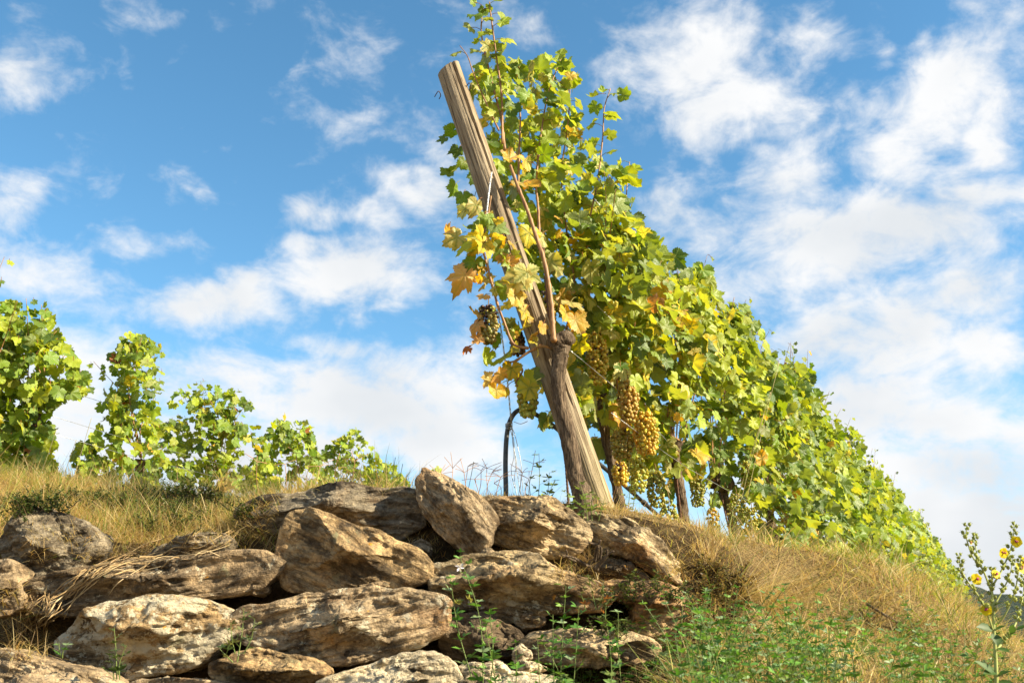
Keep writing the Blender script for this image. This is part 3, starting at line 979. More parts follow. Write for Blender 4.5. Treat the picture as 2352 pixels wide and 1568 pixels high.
guy = empty('guy_wire', P(1172, 965, 4.34), 'twisted galvanised guy wire running from the hose arch up to the leaning post', 'wire')
mb = MB()
gp = smooth_path([P(1174, 968, 4.34), P(1166, 880, 4.27), P(1154, 780, 4.19), P(1141, 700, 4.13), P(1126, 640, 4.09), P(1118, 570, 4.07), P(1116, 520, 4.06), P(1120, 470, 4.07), P(1126, 420, 4.09), P(1130, 395, 4.11)], 14)
tt = np.linspace(0, 1, len(gp))
for k in range(3):
    a = tt * 70 + k * 2.1
    off = np.stack([np.cos(a) * .0026, np.sin(a) * .0026, 0 * a], -1)
    mb.tube(gp + off, .0012, 6)
mb.build('wire_strand', M_WIRE, guy)
mb = MB()
for k in range(5):
    a = np.linspace(0, 2 * math.pi, 20)
    ctr = P(1169, 972 + k * 3.2, 4.365)
    mb.tube(np.stack([ctr[0] + .0155 * np.cos(a), ctr[1] + .0155 * np.sin(a), ctr[2] + .003 * np.cos(a + k)], -1), .0016, 6, caps=False)
mb.tube(smooth_path([P(1180, 968, 4.345), P(1196, 973, 4.33), P(1212, 967, 4.34)]), .0015, 6)
mb.build('wire_tie', M_WIRE, guy)
mb = MB()
for pts in ([(1174, 975), (1180, 1010), (1184, 1060), (1192, 1110), (1198, 1150)], [(1176, 975), (1178, 1020), (1186, 1060), (1182, 1100), (1190, 1150)],
            [(1172, 975), (1183, 1000), (1196, 1060), (1199, 1100), (1203, 1150)], [(1172, 985), (1178, 1012), (1180, 1050), (1174, 1080), (1182, 1120)]):
    mb.tube(smooth_path([P(x, y, 4.36) for x, y in pts], 8), .0016, 6)
mb.build('wire_tail', M_WIRE, guy)


def row_pt(s, t, z):
    p = PB + RD * s + RN * t
    return np.array([p[0], p[1], z])


def row_xy(s, t):
    return PB + RD * s + RN * t


TW = 'trellis wires of the vine row behind the post'
for lab, za, tt_ in (('lowest trellis wire of the vine row, in the open gap right of the post', .42, .05), ('trellis wire at the height of the vine heads behind the post', .92, .0),
                     ('topmost trellis wire of the row, hidden among the leaves', 1.45, .0)):
    mb = MB()
    ss = np.linspace(.05, 22, 60)
    mb.tube(np.array([row_pt(s, tt_, float(row_ground(s)) + za - .0 * s) for s in ss]), .0016, 5)
    tag(mb.build('trellis_wire', M_WIRE), lab, 'wire', TW)
mb = MB()
mb.tube(smooth_path([P(1310, 805, 4.15), P(1365, 850, 4.3), P(1440, 915, 4.55), P(1530, 1010, 4.95)], 8), .0018, 6)
tag(mb.build('tie_wire', M_WIRE), 'slack grey wire running from the first trunk head past the golden grapes', 'wire')

for lab, pts, Y0, Y1 in (('thin rusty rod beside the first vine trunk and the leaning post', [(1246, 540), (1258, 700), (1280, 900), (1297, 1040), (1308, 1190)], 4.32, 4.30),
                         ('thin rusty rod leaning along the third trunk from the post', [(1538, 930), (1552, 1080), (1574, 1270)], 5.45, 5.5),
                         ('thin rusty rod along the fourth trunk from the post', [(1648, 1090), (1664, 1170), (1692, 1290)], 6.4, 6.4)):
    mb = MB()
    p = smooth_path([P(x, y, Y0 + (Y1 - Y0) * i / (len(pts) - 1)) for i, (x, y) in enumerate(pts)], 60)
    k = np.arange(len(p))
    mb.tube(p, .0048 + .0011 * (np.sin(k * 1.9) > 0), 7)
    tag(mb.build('training_rod', M_ROD), lab, 'rod', 'rusty rods beside the vine trunks')

# ------------------------------------------------------------------ grape leaves
LEAF_CTRL = [(0, 1.0), (12, .90), (22, .76), (31, .66), (42, .78), (52.7, .90), (64, .78), (78, .60), (90, .64), (102, .72), (112, .74), (126, .66), (140, .58), (154, .53), (166, .44), (174, .24), (180, .07)]


def leaf_template(n_out, rings, seed, lobed=1.0, curl=.3, ragged=0.0, teeth=.075):
    rg = np.random.default_rng(seed)
    ang = np.linspace(-180, 180, n_out, endpoint=False) + 180.0 / n_out * 0
    va = np.array([0, 52.7, -52.7, 110, -110])
    for a in va:                                                  # a vertex on every main vein
        k = np.argmin(np.abs(ang - a)); ang[k] = a
    aa, rv = np.array(LEAF_CTRL).T
    env = np.interp(aa, [0, 52.7, 112, 154, 180], [1.0, .92, .80, .62, .12])
    rv = env - (env - rv) * lobed
    rr = np.interp(np.abs(ang), aa, rv)
    rr = rr * (1 + np.interp(ang, [-180, -150, -110, -80, -52, -30, 0, 30, 52, 80, 110, 150, 180], np.r_[0, rg.uniform(-.14, .14, 11), 0]))
    asym = rg.uniform(.92, 1.08, 2)
    rr = rr * np.where(ang > 0, asym[0], asym[1])
    tw = np.where(np.arange(n_out) % 2 == 0, 1, -1) * teeth * rg.uniform(.3, 1.3, n_out)
    rr = rr * (1 + tw * (np.abs(ang) < 170))
    if ragged:
        rr = rr * (1 - ragged * np.clip(np.interp(np.arange(n_out), np.arange(0, n_out + 4, 4), rg.uniform(-.4, 1, len(np.arange(0, n_out + 4, 4)))), 0, 1))
    A = np.radians(ang)
    V = [np.zeros((1, 2))]
    for f in rings:
        rad = rr * f if f > .9 else f * (.35 * rr + .65 * np.minimum(rr, .72) * 1.12)
        V.append(np.stack([np.cos(A) * rad, np.sin(A) * rad], -1))
    V2 = np.vstack(V)
    f3 = [[0, 1 + i, 1 + (i + 1) % n_out] for i in range(n_out)]
    f4 = []
    for k in range(len(rings) - 1):
        b = 1 + k * n_out
        f4 += [[b + i, b + n_out + i, b + n_out + (i + 1) % n_out, b + (i + 1) % n_out] for i in range(n_out)]
    x, y = V2[:, 0], V2[:, 1]
    r = np.hypot(x, y); th = np.arctan2(y, x)
    c1_, c2_, c3_ = rg.uniform(-.2, .9), rg.uniform(-.6, .8), rg.uniform(-.5, .5)
    z = curl * (-.45 * c1_ * r ** 2 - .55 * c2_ * np.clip(x, -.2, 2) ** 2 + .35 * np.abs(y) * rg.uniform(-.4, 1.0) + .22 * c3_ * y * x
                + .16 * r ** 1.5 * np.cos(th * 3.4 + rg.uniform(0, 6)) + .10 * r ** 2 * np.sin(th * 7 + rg.uniform(0, 6)))
    vd = np.min(np.abs(np.abs(th)[:, None] - np.array([0, .92, 1.92])[None]), axis=1) * r
    z = z + .05 * np.clip(vd / .25, 0, 1) * (.5 + curl)
    if curl > .8:
        roll = np.clip(r - .35, 0, 1)
        z = z + rg.uniform(.3, .9) * roll ** 1.5 * np.sign(rg.uniform(-1, 1))
        sh = 1 - .22 * roll
        x, y = x * sh, y * sh
    xyz = np.stack([x, y, z], -1)
    lp = np.stack([V2[:, 0], V2[:, 1], np.zeros(len(V2))], -1)
    return xyz, np.array(f3), (np.array(f4) if f4 else None), lp


T_NEAR = [leaf_template(52, (.45, .8, 1.0), 100 + k, RNG.uniform(.6, 1.25), RNG.uniform(.45, 1.15)) for k in range(18)]
T_DRY = [leaf_template(52, (.45, .8, 1.0), 200 + k, 1.5, RNG.uniform(.9, 1.4), .32, .09) for k in range(6)]
T_MID = [leaf_template(36, (.6, 1.0), 300 + k, RNG.uniform(.6, 1.2), RNG.uniform(.4, 1.05)) for k in range(12)]
T_FAR = [leaf_template(22, (1.0,), 400 + k, RNG.uniform(.7, 1.2), RNG.uniform(.4, .9), 0, .05) for k in range(8)]

PAL = dict(deep=(.075, .145, .014), mid=(.150, .245, .018), lime=(.285, .365, .022), sage=(.19, .26, .060), yellow=(.56, .47, .025), gold=(.56, .35, .030), pale=(.52, .48, .15),
           tan=(.55, .34, .11), rust=(.32, .10, .018))
FRESH = dict(deep=1, mid=1, lime=.92, sage=.95, yellow=.45, gold=.30, pale=.5, tan=.12, rust=.1)


def norm(v):
    return v / (np.linalg.norm(v) + 1e-12)


def put_leaf(mb, base, tip, nrm, size, kind, T, petiole=None):
    d = norm(tip)
    n = nrm - d * np.dot(nrm, d); n = norm(n)
    b = np.cross(n, d)
    xyz, f3, f4, lp = T[random.randrange(len(T))]
    M = np.stack([d, b, n], 0)
    flip = -1 if random.random() < .5 else 1
    v = base + (xyz * np.array([1, flip, 1]) * size) @ M
    c = np.array(PAL[kind]) * RNG.uniform(.78, 1.22) * RNG.uniform(.92, 1.08, 3)
    l = lp + np.array([0, 0, random.random()])
    if flip < 0:
        f3 = f3[:, ::-1]; f4 = None if f4 is None else f4[:, ::-1]
    mb.add(v, f3, f4, (*c, np.clip(FRESH[kind] + RNG.uniform(-.1, .08), 0, 1)), l)
    if petiole is not None:
        p = smooth_path([petiole, (petiole + base) / 2 + np.array([0, 0, .008]), base], 2)
        mb.tube(p, [.0016] * len(p), 4, (.30, .13, .04, 1) if random.random() < .6 else (.26, .26, .05, 1), caps=False)


def pick(w):
    ks = list(w)
    return random.choices(ks, [w[k] for k in ks])[0]


W_TOP = dict(deep=1.5, mid=4, lime=6, sage=1.2, yellow=.7, pale=.5)
W_FRUIT = dict(deep=1.5, mid=3, lime=5, sage=1.4, yellow=2.2, gold=.8, pale=2.4, tan=.6, rust=.10)
W_ROW = dict(deep=4, mid=6, lime=4.5, sage=2.4, yellow=.12, gold=.05, pale=.12, rust=.02)
W_ROWLOW = dict(deep=4, mid=5, lime=3, sage=2, yellow=.45, gold=.25, pale=.3, tan=.08)
W_LEFT = dict(deep=2.5, mid=6, lime=7, sage=.8, yellow=.28, gold=.06, rust=.05)


def leaf_dirs(side, spread=.75, droop=.8):
    """a hanging leaf: tip down and out, upper face to the light"""
    n = norm(np.array([side[0], side[1], .50]) + RNG.normal(0, spread, 3) * .85)
    t = norm(np.array([0, 0, -droop]) + np.array([side[0], side[1], 0]) * .45 + RNG.normal(0, .62, 3))
    return n, t


# ------------------------------------------------------------------ grapes
def ico(sub=1):
    import bmesh
    bm = bmesh.new(); bmesh.ops.create_icosphere(bm, subdivisions=sub, radius=1)
    v = np.array([x.co[:] for x in bm.verts]); f = np.array([[q.index for q in p.verts] for p in bm.faces])
    bm.free()
    return v, f


ICO2, ICO1 = ico(2), ico(1)


def cluster(parent, top, length, width, col, n, rb=.0072, raisin=0.0, lowres=False, label=None):
    mb = MB()
    V, F = ICO1 if lowres else ICO2
    pts = []
    tries = 0
    n = int(n * 1.9)
    while len(pts) < n and tries < n * 40:
        tries += 1
        u = random.random() ** .8
        w = width * (.25 + .75 * math.sin(min(1, u * 1.5 + .22) * math.pi * .5 + (u > .35) * (u - .35) * 1.6)) * .5
        a = random.uniform(0, 2 * math.pi)
        r = w * math.sqrt(random.uniform(.25, 1))
        p = np.array([math.cos(a) * r, math.sin(a) * r, -u * length])
        if all(np.linalg.norm(p - q) > rb * 1.30 for q in pts[-400:]):
            pts.append(p)
    for p in pts:
        u = -p[2] / length
        dark = random.random() < raisin * (1.6 - 2.2 * u)
        r = rb * RNG.uniform(.78, 1.25) * (.72 if dark else 1)
        c = np.array((.05, .016, .022) if dark else col) * RNG.uniform(.75, 1.25) * RNG.uniform(.9, 1.1, 3)
        v = V * r * np.array([1, 1, RNG.uniform(1, 1.12)])
        if dark:
            v = v * (1 + .22 * RNG.normal(0, .6, (len(V), 1)))
        mb.add(top + p + v, F, None, (*c, 1))
    o = mb.build('grape_cluster', M_GRAPE, parent)
    if label: o['label'] = label
    ms = MB()
    ms.tube(smooth_path([top + [0, .01, .05], top + [.004, 0, .02], top + [0, 0, -length * .3]], 5), .0022, 5, (.22, .13, .04, 1))
    ms.build('stalk', M_STEM, o)
    return o


GOLD, AMBER, GREENISH, SHADE = (.52, .42, .060), (.56, .43, .055), (.42, .44, .075), (.32, .34, .06)


def trunk(parent, pts, rad, seg=26, name='trunk'):
    """twisting fibrous trunk"""
    p = smooth_path(pts, 14)
    n = len(p)
    u = np.linspace(0, 1, n)
    r = np.interp(u, np.linspace(0, 1, len(rad)), rad)
    k = np.arange(seg) / seg * 2 * math.pi
    g = np.stack([np.cos(k)[None] * 1.4 + 0 * u[:, None], np.sin(k)[None] * 1.4 + 0 * u[:, None], u[:, None] * 3.5 + 0 * k[None]], -1) + pts[0][0] * 7
    tw = g.copy()
    a = u * 2.2
    tw[..., 0] = g[..., 0] * np.cos(a)[:, None] - g[..., 1] * np.sin(a)[:, None]
    tw[..., 1] = g[..., 0] * np.sin(a)[:, None] + g[..., 1] * np.cos(a)[:, None]
    sq = 1 + .28 * fbm(tw, 3, 41) + .16 * fbm(tw * np.array([3.2, 3.2, 1.2]), 3, 42) + .10 * fbm(tw * 6, 2, 43)
    mb = MB()
    mb.tube(p, r, seg, squash=sq)
    return mb.build(name, M_BARK, parent)


def cane(parent, pts, r0, r1, seg=8, name='cane'):
    p = smooth_path(pts, 10)
    n = len(p)
    r = np.linspace(r0, r1, n) * .84
    d = np.r_[0, np.cumsum(np.linalg.norm(np.diff(p, axis=0), axis=1))]
    r = r * (1 + .35 * np.exp(-(((d + .03) % .085 - .042) / .007) ** 2))
    mb = MB(); mb.tube(p, r, seg)
    return mb.build(name, M_CANE, parent), p


def px_path(pts, Y):
    ys = np.linspace(Y[0], Y[1], len(pts)) if isinstance(Y, tuple) else [Y] * len(pts)
    return np.array([P(x, y, yy) for (x, y), yy in zip(pts, ys)])


def in_poly(px, py, poly):
    c = False
    j = len(poly) - 1
    for i in range(len(poly)):
        if (poly[i][1] > py) != (poly[j][1] > py) and px < (poly[j][0] - poly[i][0]) * (py - poly[i][1]) / (poly[j][1] - poly[i][1]) + poly[i][0]:
            c = not c
        j = i
    return c


SUNSIDE = norm(np.array([.80, -.60, 0]))
GV = 'vines of the row behind the leaning post'

# --- first vine: its trunk leans on the post
v1 = empty('grape_vine', P(1340, 1170, 4.10), 'first vine, its gnarled trunk leaning on the wooden post', 'vine', GV)
trunk(v1, px_path([(1352, 1215), (1337, 1141), (1322, 1090), (1304, 1000), (1286, 925), (1281, 870), (1286, 820), (1288, 795)], (4.08, 4.06)), [.042, .038, .036, .033, .030, .030, .036, .042])
trunk(v1, px_path([(1264, 800), (1278, 786), (1298, 776), (1314, 790)], 4.05), [.026, .036, .034, .022], 18, 'trunk_head')
cn = [([(1272, 785), (1269, 740), (1264, 680), (1250, 600), (1232, 545), (1210, 480), (1188, 425), (1172, 380)], (4.0, 4.12), .0135, .008),
      ([(1240, 560), (1236, 480), (1232, 420), (1240, 330), (1258, 220), (1290, 130)], (4.3, 4.5), .008, .003),
      ([(1160, 345), (1150, 270), (1128, 180), (1106, 80), (1110, 15)], (4.2, 4.32), .0075, .003),
      ([(1154, 330), (1152, 220), (1140, 130), (1128, 40), (1124, 5)], (4.2, 4.3), .007, .003),
      ([(1146, 300), (1118, 240), (1088, 170), (1074, 130), (1056, 105)], (4.2, 4.25), .005, .002),
      ([(1190, 440), (1192, 360), (1195, 270), (1190, 235)], (4.4, 4.45), .007, .004),
      ([(1345, 640), (1352, 520), (1372, 420), (1384, 320), (1388, 250), (1402, 204)], (4.5, 4.6), .0065, .0025),
      ([(1300, 760), (1320, 660), (1300, 520), (1290, 400), (1305, 280), (1310, 180)], (4.5, 4.7), .007, .003),
      ([(1215, 800), (1180, 790), (1160, 745), (1140, 690), (1122, 620), (1108, 560), (1120, 500), (1128, 450)], (4.05, 4.05), .0075, .004),
      ([(1276, 800), (1245, 795), (1215, 808), (1185, 828), (1168, 832)], (4.05, 4.08), .009, .005),
      ([(1180, 828), (1200, 850), (1185, 880), (1205, 900)], (4.12, 4.15), .006, .003),
      ([(1420, 900), (1400, 720), (1430, 560), (1440, 430), (1446, 372)], (4.7, 4.9), .006, .0025)]
v1canes = []
for pts, Y, r0, r1 in cn:
    _, p = cane(v1, px_path(pts, Y), r0, r1)
    v1canes.append(p)
poly1 = [(1092, 190), (1122, 165), (1175, 135), (1235, 150), (1290, 145), (1318, 185), (1312, 235), (1345, 310), (1372, 350), (1410, 395), (1442, 385), (1438, 470), (1456, 540), (1466, 640),
         (1462, 760), (1490, 870), (1480, 950), (1440, 985), (1395, 940), (1352, 905), (1330, 860), (1318, 770), (1262, 765), (1222, 640), (1170, 480), (1120, 360)]
fol = MB()
cnt = 0
while cnt < 760:
    px, py = random.uniform(1080, 1500), random.uniform(120, 990)
    if not in_poly(px, py, poly1):
        continue
    Y = random.uniform(4.38, 4.95)
    if py > 760: Y = random.uniform(4.62, 5.05)
    p = P(px, py, Y)
    n, t = leaf_dirs(SUNSIDE)
    fr = np.clip((py - 380) / 400, 0, 1)
    k = pick(W_FRUIT) if random.random() < fr * .85 + .08 else pick(W_TOP)
    T = T_DRY if k in ('tan', 'rust') else T_NEAR
    back = p - t * 0 + np.array([RNG.uniform(-.04, .03), .05, RNG.uniform(.0, .05)])
    put_leaf(fol, p - t * .03, t, n, RNG.choice([.038, .05, .063, .078, .095], p=[.2, .27, .27, .18, .08]) * RNG.uniform(.88, 1.1) * (1.02 if py > 380 else .88), k, T, back)
    cnt += 1
# leaves set along the free shoots
for ci, (step, a0) in {1: (.055, .3), 2: (.040, .20), 3: (.040, .2), 4: (.13, .4), 6: (.06, .35), 7: (.07, .3), 11: (.06, .3)}.items():
    p = v1canes[ci]
    Lc = np.linalg.norm(np.diff(p, axis=0), axis=1).sum()
    for q, u in enumerate(np.arange(a0, 1.0, step / Lc)):
        c = interp_path(p, [u])[0]
        sgn = 1 if q % 2 else -1
        out = norm(np.array([sgn * RNG.uniform(.6, 1), RNG.uniform(-.6, .4), RNG.uniform(-.1, .5)]))
        b = c + out * RNG.uniform(.03, .06)
        n, t = leaf_dirs(SUNSIDE, .7)
        put_leaf(fol, b, norm(t * .7 + out * .7), n, RNG.uniform(.042, .074) * (1.12 - .40 * u), pick(W_TOP), T_NEAR, c)
# single leaves left of and across the post
SINGLE = [(1040, 300, 4.30, 46, 'mid', (-.7, -.6)), (1020, 318, 4.32, 34, 'deep', (-.8, -.3)), (1052, 345, 4.33, 46, 'deep', (-.3, -1)), (1066, 372, 4.34, 40, 'mid', (-.2, -1)), (1048, 385, 4.32, 52, 'mid', (-.6, -.8)),
          (1042, 430, 4.30, 52, 'mid', (-.3, -1)), (1064, 450, 4.28, 50, 'deep', (.2, -1)), (1090, 455, 4.24, 38, 'deep', (.5, -1)), (1030, 400, 4.3, 38, 'mid', (-.8, -.4)), (1085, 400, 4.36, 46, 'deep', (0, -1)),
          (1100, 330, 4.36, 40, 'deep', (0, -1)), (1078, 300, 4.38, 42, 'deep', (-.4, -1)),
          (1092, 470, 4.08, 40, 'pale', (-.3, -1)), (1070, 480, 4.1, 38, 'pale', (-1, -.5)), (1110, 500, 4.03, 34, 'mid', (-.3, -1)), (1122, 500, 4.02, 30, 'mid', (.5, -1)), (1105, 520, 4.08, 44, 'deep', (-.3, -1)),
          (1050, 545, 4.06, 52, 'pale', (-.9, -.6)), (1105, 545, 4.02, 70, 'yellow', (-.35, -1)), (1110, 560, 4.0, 56, 'yellow', (.35, -1)), (1085, 560, 4.03, 52, 'lime', (-.9, -.4)), (1030, 530, 4.07, 34, 'tan', (-.6, .6)),
          (1068, 632, 4.04, 78, 'tan', (-.55, -1)), (1090, 600, 4.04, 50, 'deep', (-.4, -.9)), (1140, 520, 4.02, 40, 'sage', (.9, -.3)), (1160, 600, 4.06, 48, 'mid', (.4, -1)), (1150, 570, 4.1, 40, 'mid', (-.5, -1)),
          (1190, 635, 3.99, 62, 'pale', (-.5, -1)), (1210, 625, 3.98, 60, 'pale', (.1, -1)), (1160, 660, 4.1, 44, 'lime', (-.2, -1)), (1185, 680, 3.99, 44, 'gold', (-.2, -1)),
          (1098, 722, 4.05, 40, 'tan', (-.9, .5)), (1095, 745, 4.05, 44, 'tan', (-.6, -1)), (1100, 780, 4.06, 40, 'tan', (-.9, -.6)), (1075, 800, 4.07, 26, 'rust', (-.8, -.3)), (1180, 750, 4.12, 46, 'lime', (.4, -1)),
          (1120, 815, 4.1, 42, 'lime', (-.5, -1)), (1160, 820, 4.08, 46, 'lime', (-.8, -.5)), (1175, 845, 4.1, 42, 'yellow', (-.2, -1)), (1125, 870, 4.08, 46, 'tan', (-.5, -.8)), (1150, 860, 4.07, 48, 'tan', (-.8, -.6)),
          (1140, 895, 4.07, 40, 'gold', (-.1, -1)), (1160, 895, 4.1, 30, 'gold', (.5, -1)), (1205, 870, 4.14, 46, 'lime', (.3, -1)), (1215, 890, 4.12, 46, 'yellow', (-.3, -1)), (1225, 860, 4.16, 40, 'deep', (.6, -1)),
          (1205, 715, 4.12, 42, 'gold', (.4, -1)), (1245, 750, 4.0, 30, 'gold', (-.2, -1)), (1300, 720, 4.08, 60, 'gold', (.35, -1)), (1322, 735, 4.1, 52, 'gold', (.3, -1)), (1310, 695, 4.12, 46, 'pale', (.8, -.4)),
          (1215, 535, 4.2, 52, 'yellow', (-.1, -1)), (1240, 545, 4.25, 56, 'pale', (.3, -1)), (1200, 420, 4.15, 46, 'gold', (-.7, .1)), (1215, 425, 4.15, 42, 'gold', (.8, .1)), (1205, 370, 4.2, 46, 'gold', (.4, -.8)),
          (1170, 365, 4.2, 40, 'gold', (-.6, .4)), (1265, 600, 4.3, 56, 'pale', (.5, -.6)), (1298, 560, 4.35, 60, 'sage', (.4, -1)), (1330, 500, 4.4, 62, 'sage', (.2, -1)), (1350, 515, 4.4, 60, 'mid', (.9, -.2)),
          (1300, 460, 4.4, 58, 'lime', (-.3, -1)), (1400, 560, 4.45, 66, 'yellow', (.3, -.9)), (1425, 580, 4.45, 60, 'yellow', (.3, -1)), (1390, 640, 4.45, 60, 'pale', (.2, -1)), (1410, 720, 4.45, 66, 'yellow', (-.2, -1)),
          (1380, 740, 4.4, 60, 'lime', (.7, .2)), (1400, 760, 4.4, 52, 'pale', (.8, -.5)), (1375, 765, 4.38, 44, 'pale', (-.3, -.8)), (1430, 850, 4.5, 56, 'pale', (.1, -1)), (1470, 790, 4.55, 62, 'deep', (.2, -.9)),
          (1425, 950, 4.6, 62, 'gold', (-.1, -1)), (1330, 870, 4.5, 56, 'deep', (.1, -1)), (1345, 900, 4.5, 46, 'gold', (.2, -1)), (1270, 160, 4.45, 42, 'mid', (.9, .5)), (1310, 175, 4.45, 40, 'gold', (.6, .4)),
          (1285, 125, 4.5, 36, 'lime', (1, .1)), (1430, 218, 4.58, 46, 'mid', (1, .0)), (1400, 265, 4.58, 46, 'lime', (1, -.2)), (1365, 222, 4.58, 36, 'mid', (-1, -.2)), (1440, 400, 4.7, 50, 'lime', (.5, -1)), (1395, 310, 4.6, 26, 'lime', (1, -.3))]
for px, py, Y, sz, k, (dx, dz) in SINGLE:
    p = P(px, py, Y)
    t = norm(np.array([dx, RNG.uniform(-.3, .2), dz]))
    n = norm(np.array([.45, -.75, .35]) + RNG.normal(0, .48, 3))
    put_leaf(fol, p, t, n, sz * .52 * Y / FPX * (1.32 if Y > 4.2 else 1.66), 'mid' if (k == 'deep' and random.random() < .6) else k, T_DRY if k in ('tan', 'rust') else T_NEAR, p - t * .02 + np.array([RNG.uniform(.01, .05), .03, .03]))
cnt = 0
while cnt < 46:
    py = random.uniform(470, 800)
    edge_ = 1130 + (py - 500) * .275
    px = edge_ + RNG.uniform(-75, 32)
    p = P(px, py, random.uniform(4.0, 4.14))
    n, t = leaf_dirs(norm(np.array([.5, -.8, 0])), .9)
    k = pick(dict(pale=3, yellow=3, gold=2, tan=1.6, lime=3.5, mid=2))
    put_leaf(fol, p, t, n, RNG.uniform(.030, .062), k, T_DRY if (k == 'tan' or random.random() < .25) else T_NEAR, p + np.array([RNG.uniform(.0, .05), .04, .03]))
    cnt += 1
fol.build('foliage', M_LEAF, v1)
cluster(v1, P(1120, 702, 4.10), .165, .095, (.30, .27, .075), 92, .0088, .62, label='half shrivelled dark grape cluster left of the wire')
cluster(v1, P(1256, 668, 4.36), .19, .09, GOLD, 80, .0085, .55, label='shrivelled purple topped grape cluster right of the post')
cluster(v1, P(1212, 872, 4.22), .165, .09, GREENISH, 85, .0088, .12, label='golden green grape cluster hanging under the post')
cluster(v1, P(1190, 760, 4.25), .11, .07, (.16, .09, .04), 55, .008, .6, label='dark shrivelled grape cluster behind the post')

# --- the other vines of the row
TRK = {1: ([(1434, 1240), (1424, 1165), (1413, 1100), (1398, 1035), (1388, 985), (1378, 930), (1384, 890)], 4.85, .027),
       2: ([(1578, 1290), (1572, 1220), (1566, 1150), (1556, 1085), (1550, 1040), (1556, 1010)], 5.55, .030),
       3: ([(1706, 1310), (1692, 1240), (1678, 1180), (1660, 1130), (1650, 1108)], 6.5, .032)}
ROW_S = [.62, 1.40, 2.4, 3.3, 4.2, 5.15, 6.1, 7.1, 8.1, 9.2, 10.3, 11.5, 12.7, 14.0, 15.4, 16.9, 18.5, 20.2]
ROW_LAB = ['second vine, whose brown trunk stands just right of the post among golden grapes', 'third vine, with a dark trunk tied to a rusty rod',
           'fourth vine, with a knotty head just above the dry grass', 'vine right of the knotty head, with pale sunlit leaves hanging to the grass',
           'vine with an orange grape cluster low by the grass', 'vine with a bright yellow leaf patch at its foot',
           'seventh vine behind the post, at the middle of the row', 'eighth vine behind the post along the row', 'ninth vine behind the post along the row', 'tenth vine behind the post along the row',
           'ninth vine from the far end of the row', 'eighth vine from the far end of the row', 'seventh vine from the far end of the row', 'sixth vine from the far end of the row',
           'fifth vine from the far end of the row', 'fourth vine from the far end of the row', 'third vine from the far end of the row', 'last but one vine at the far end of the row']
ROW_LAB = ROW_LAB[:len(ROW_S)]
ROW_LAB[-1] = 'last vine at the far right end of the row'
ROW_LAB[-2] = 'vine just before the last one at the far end of the row'


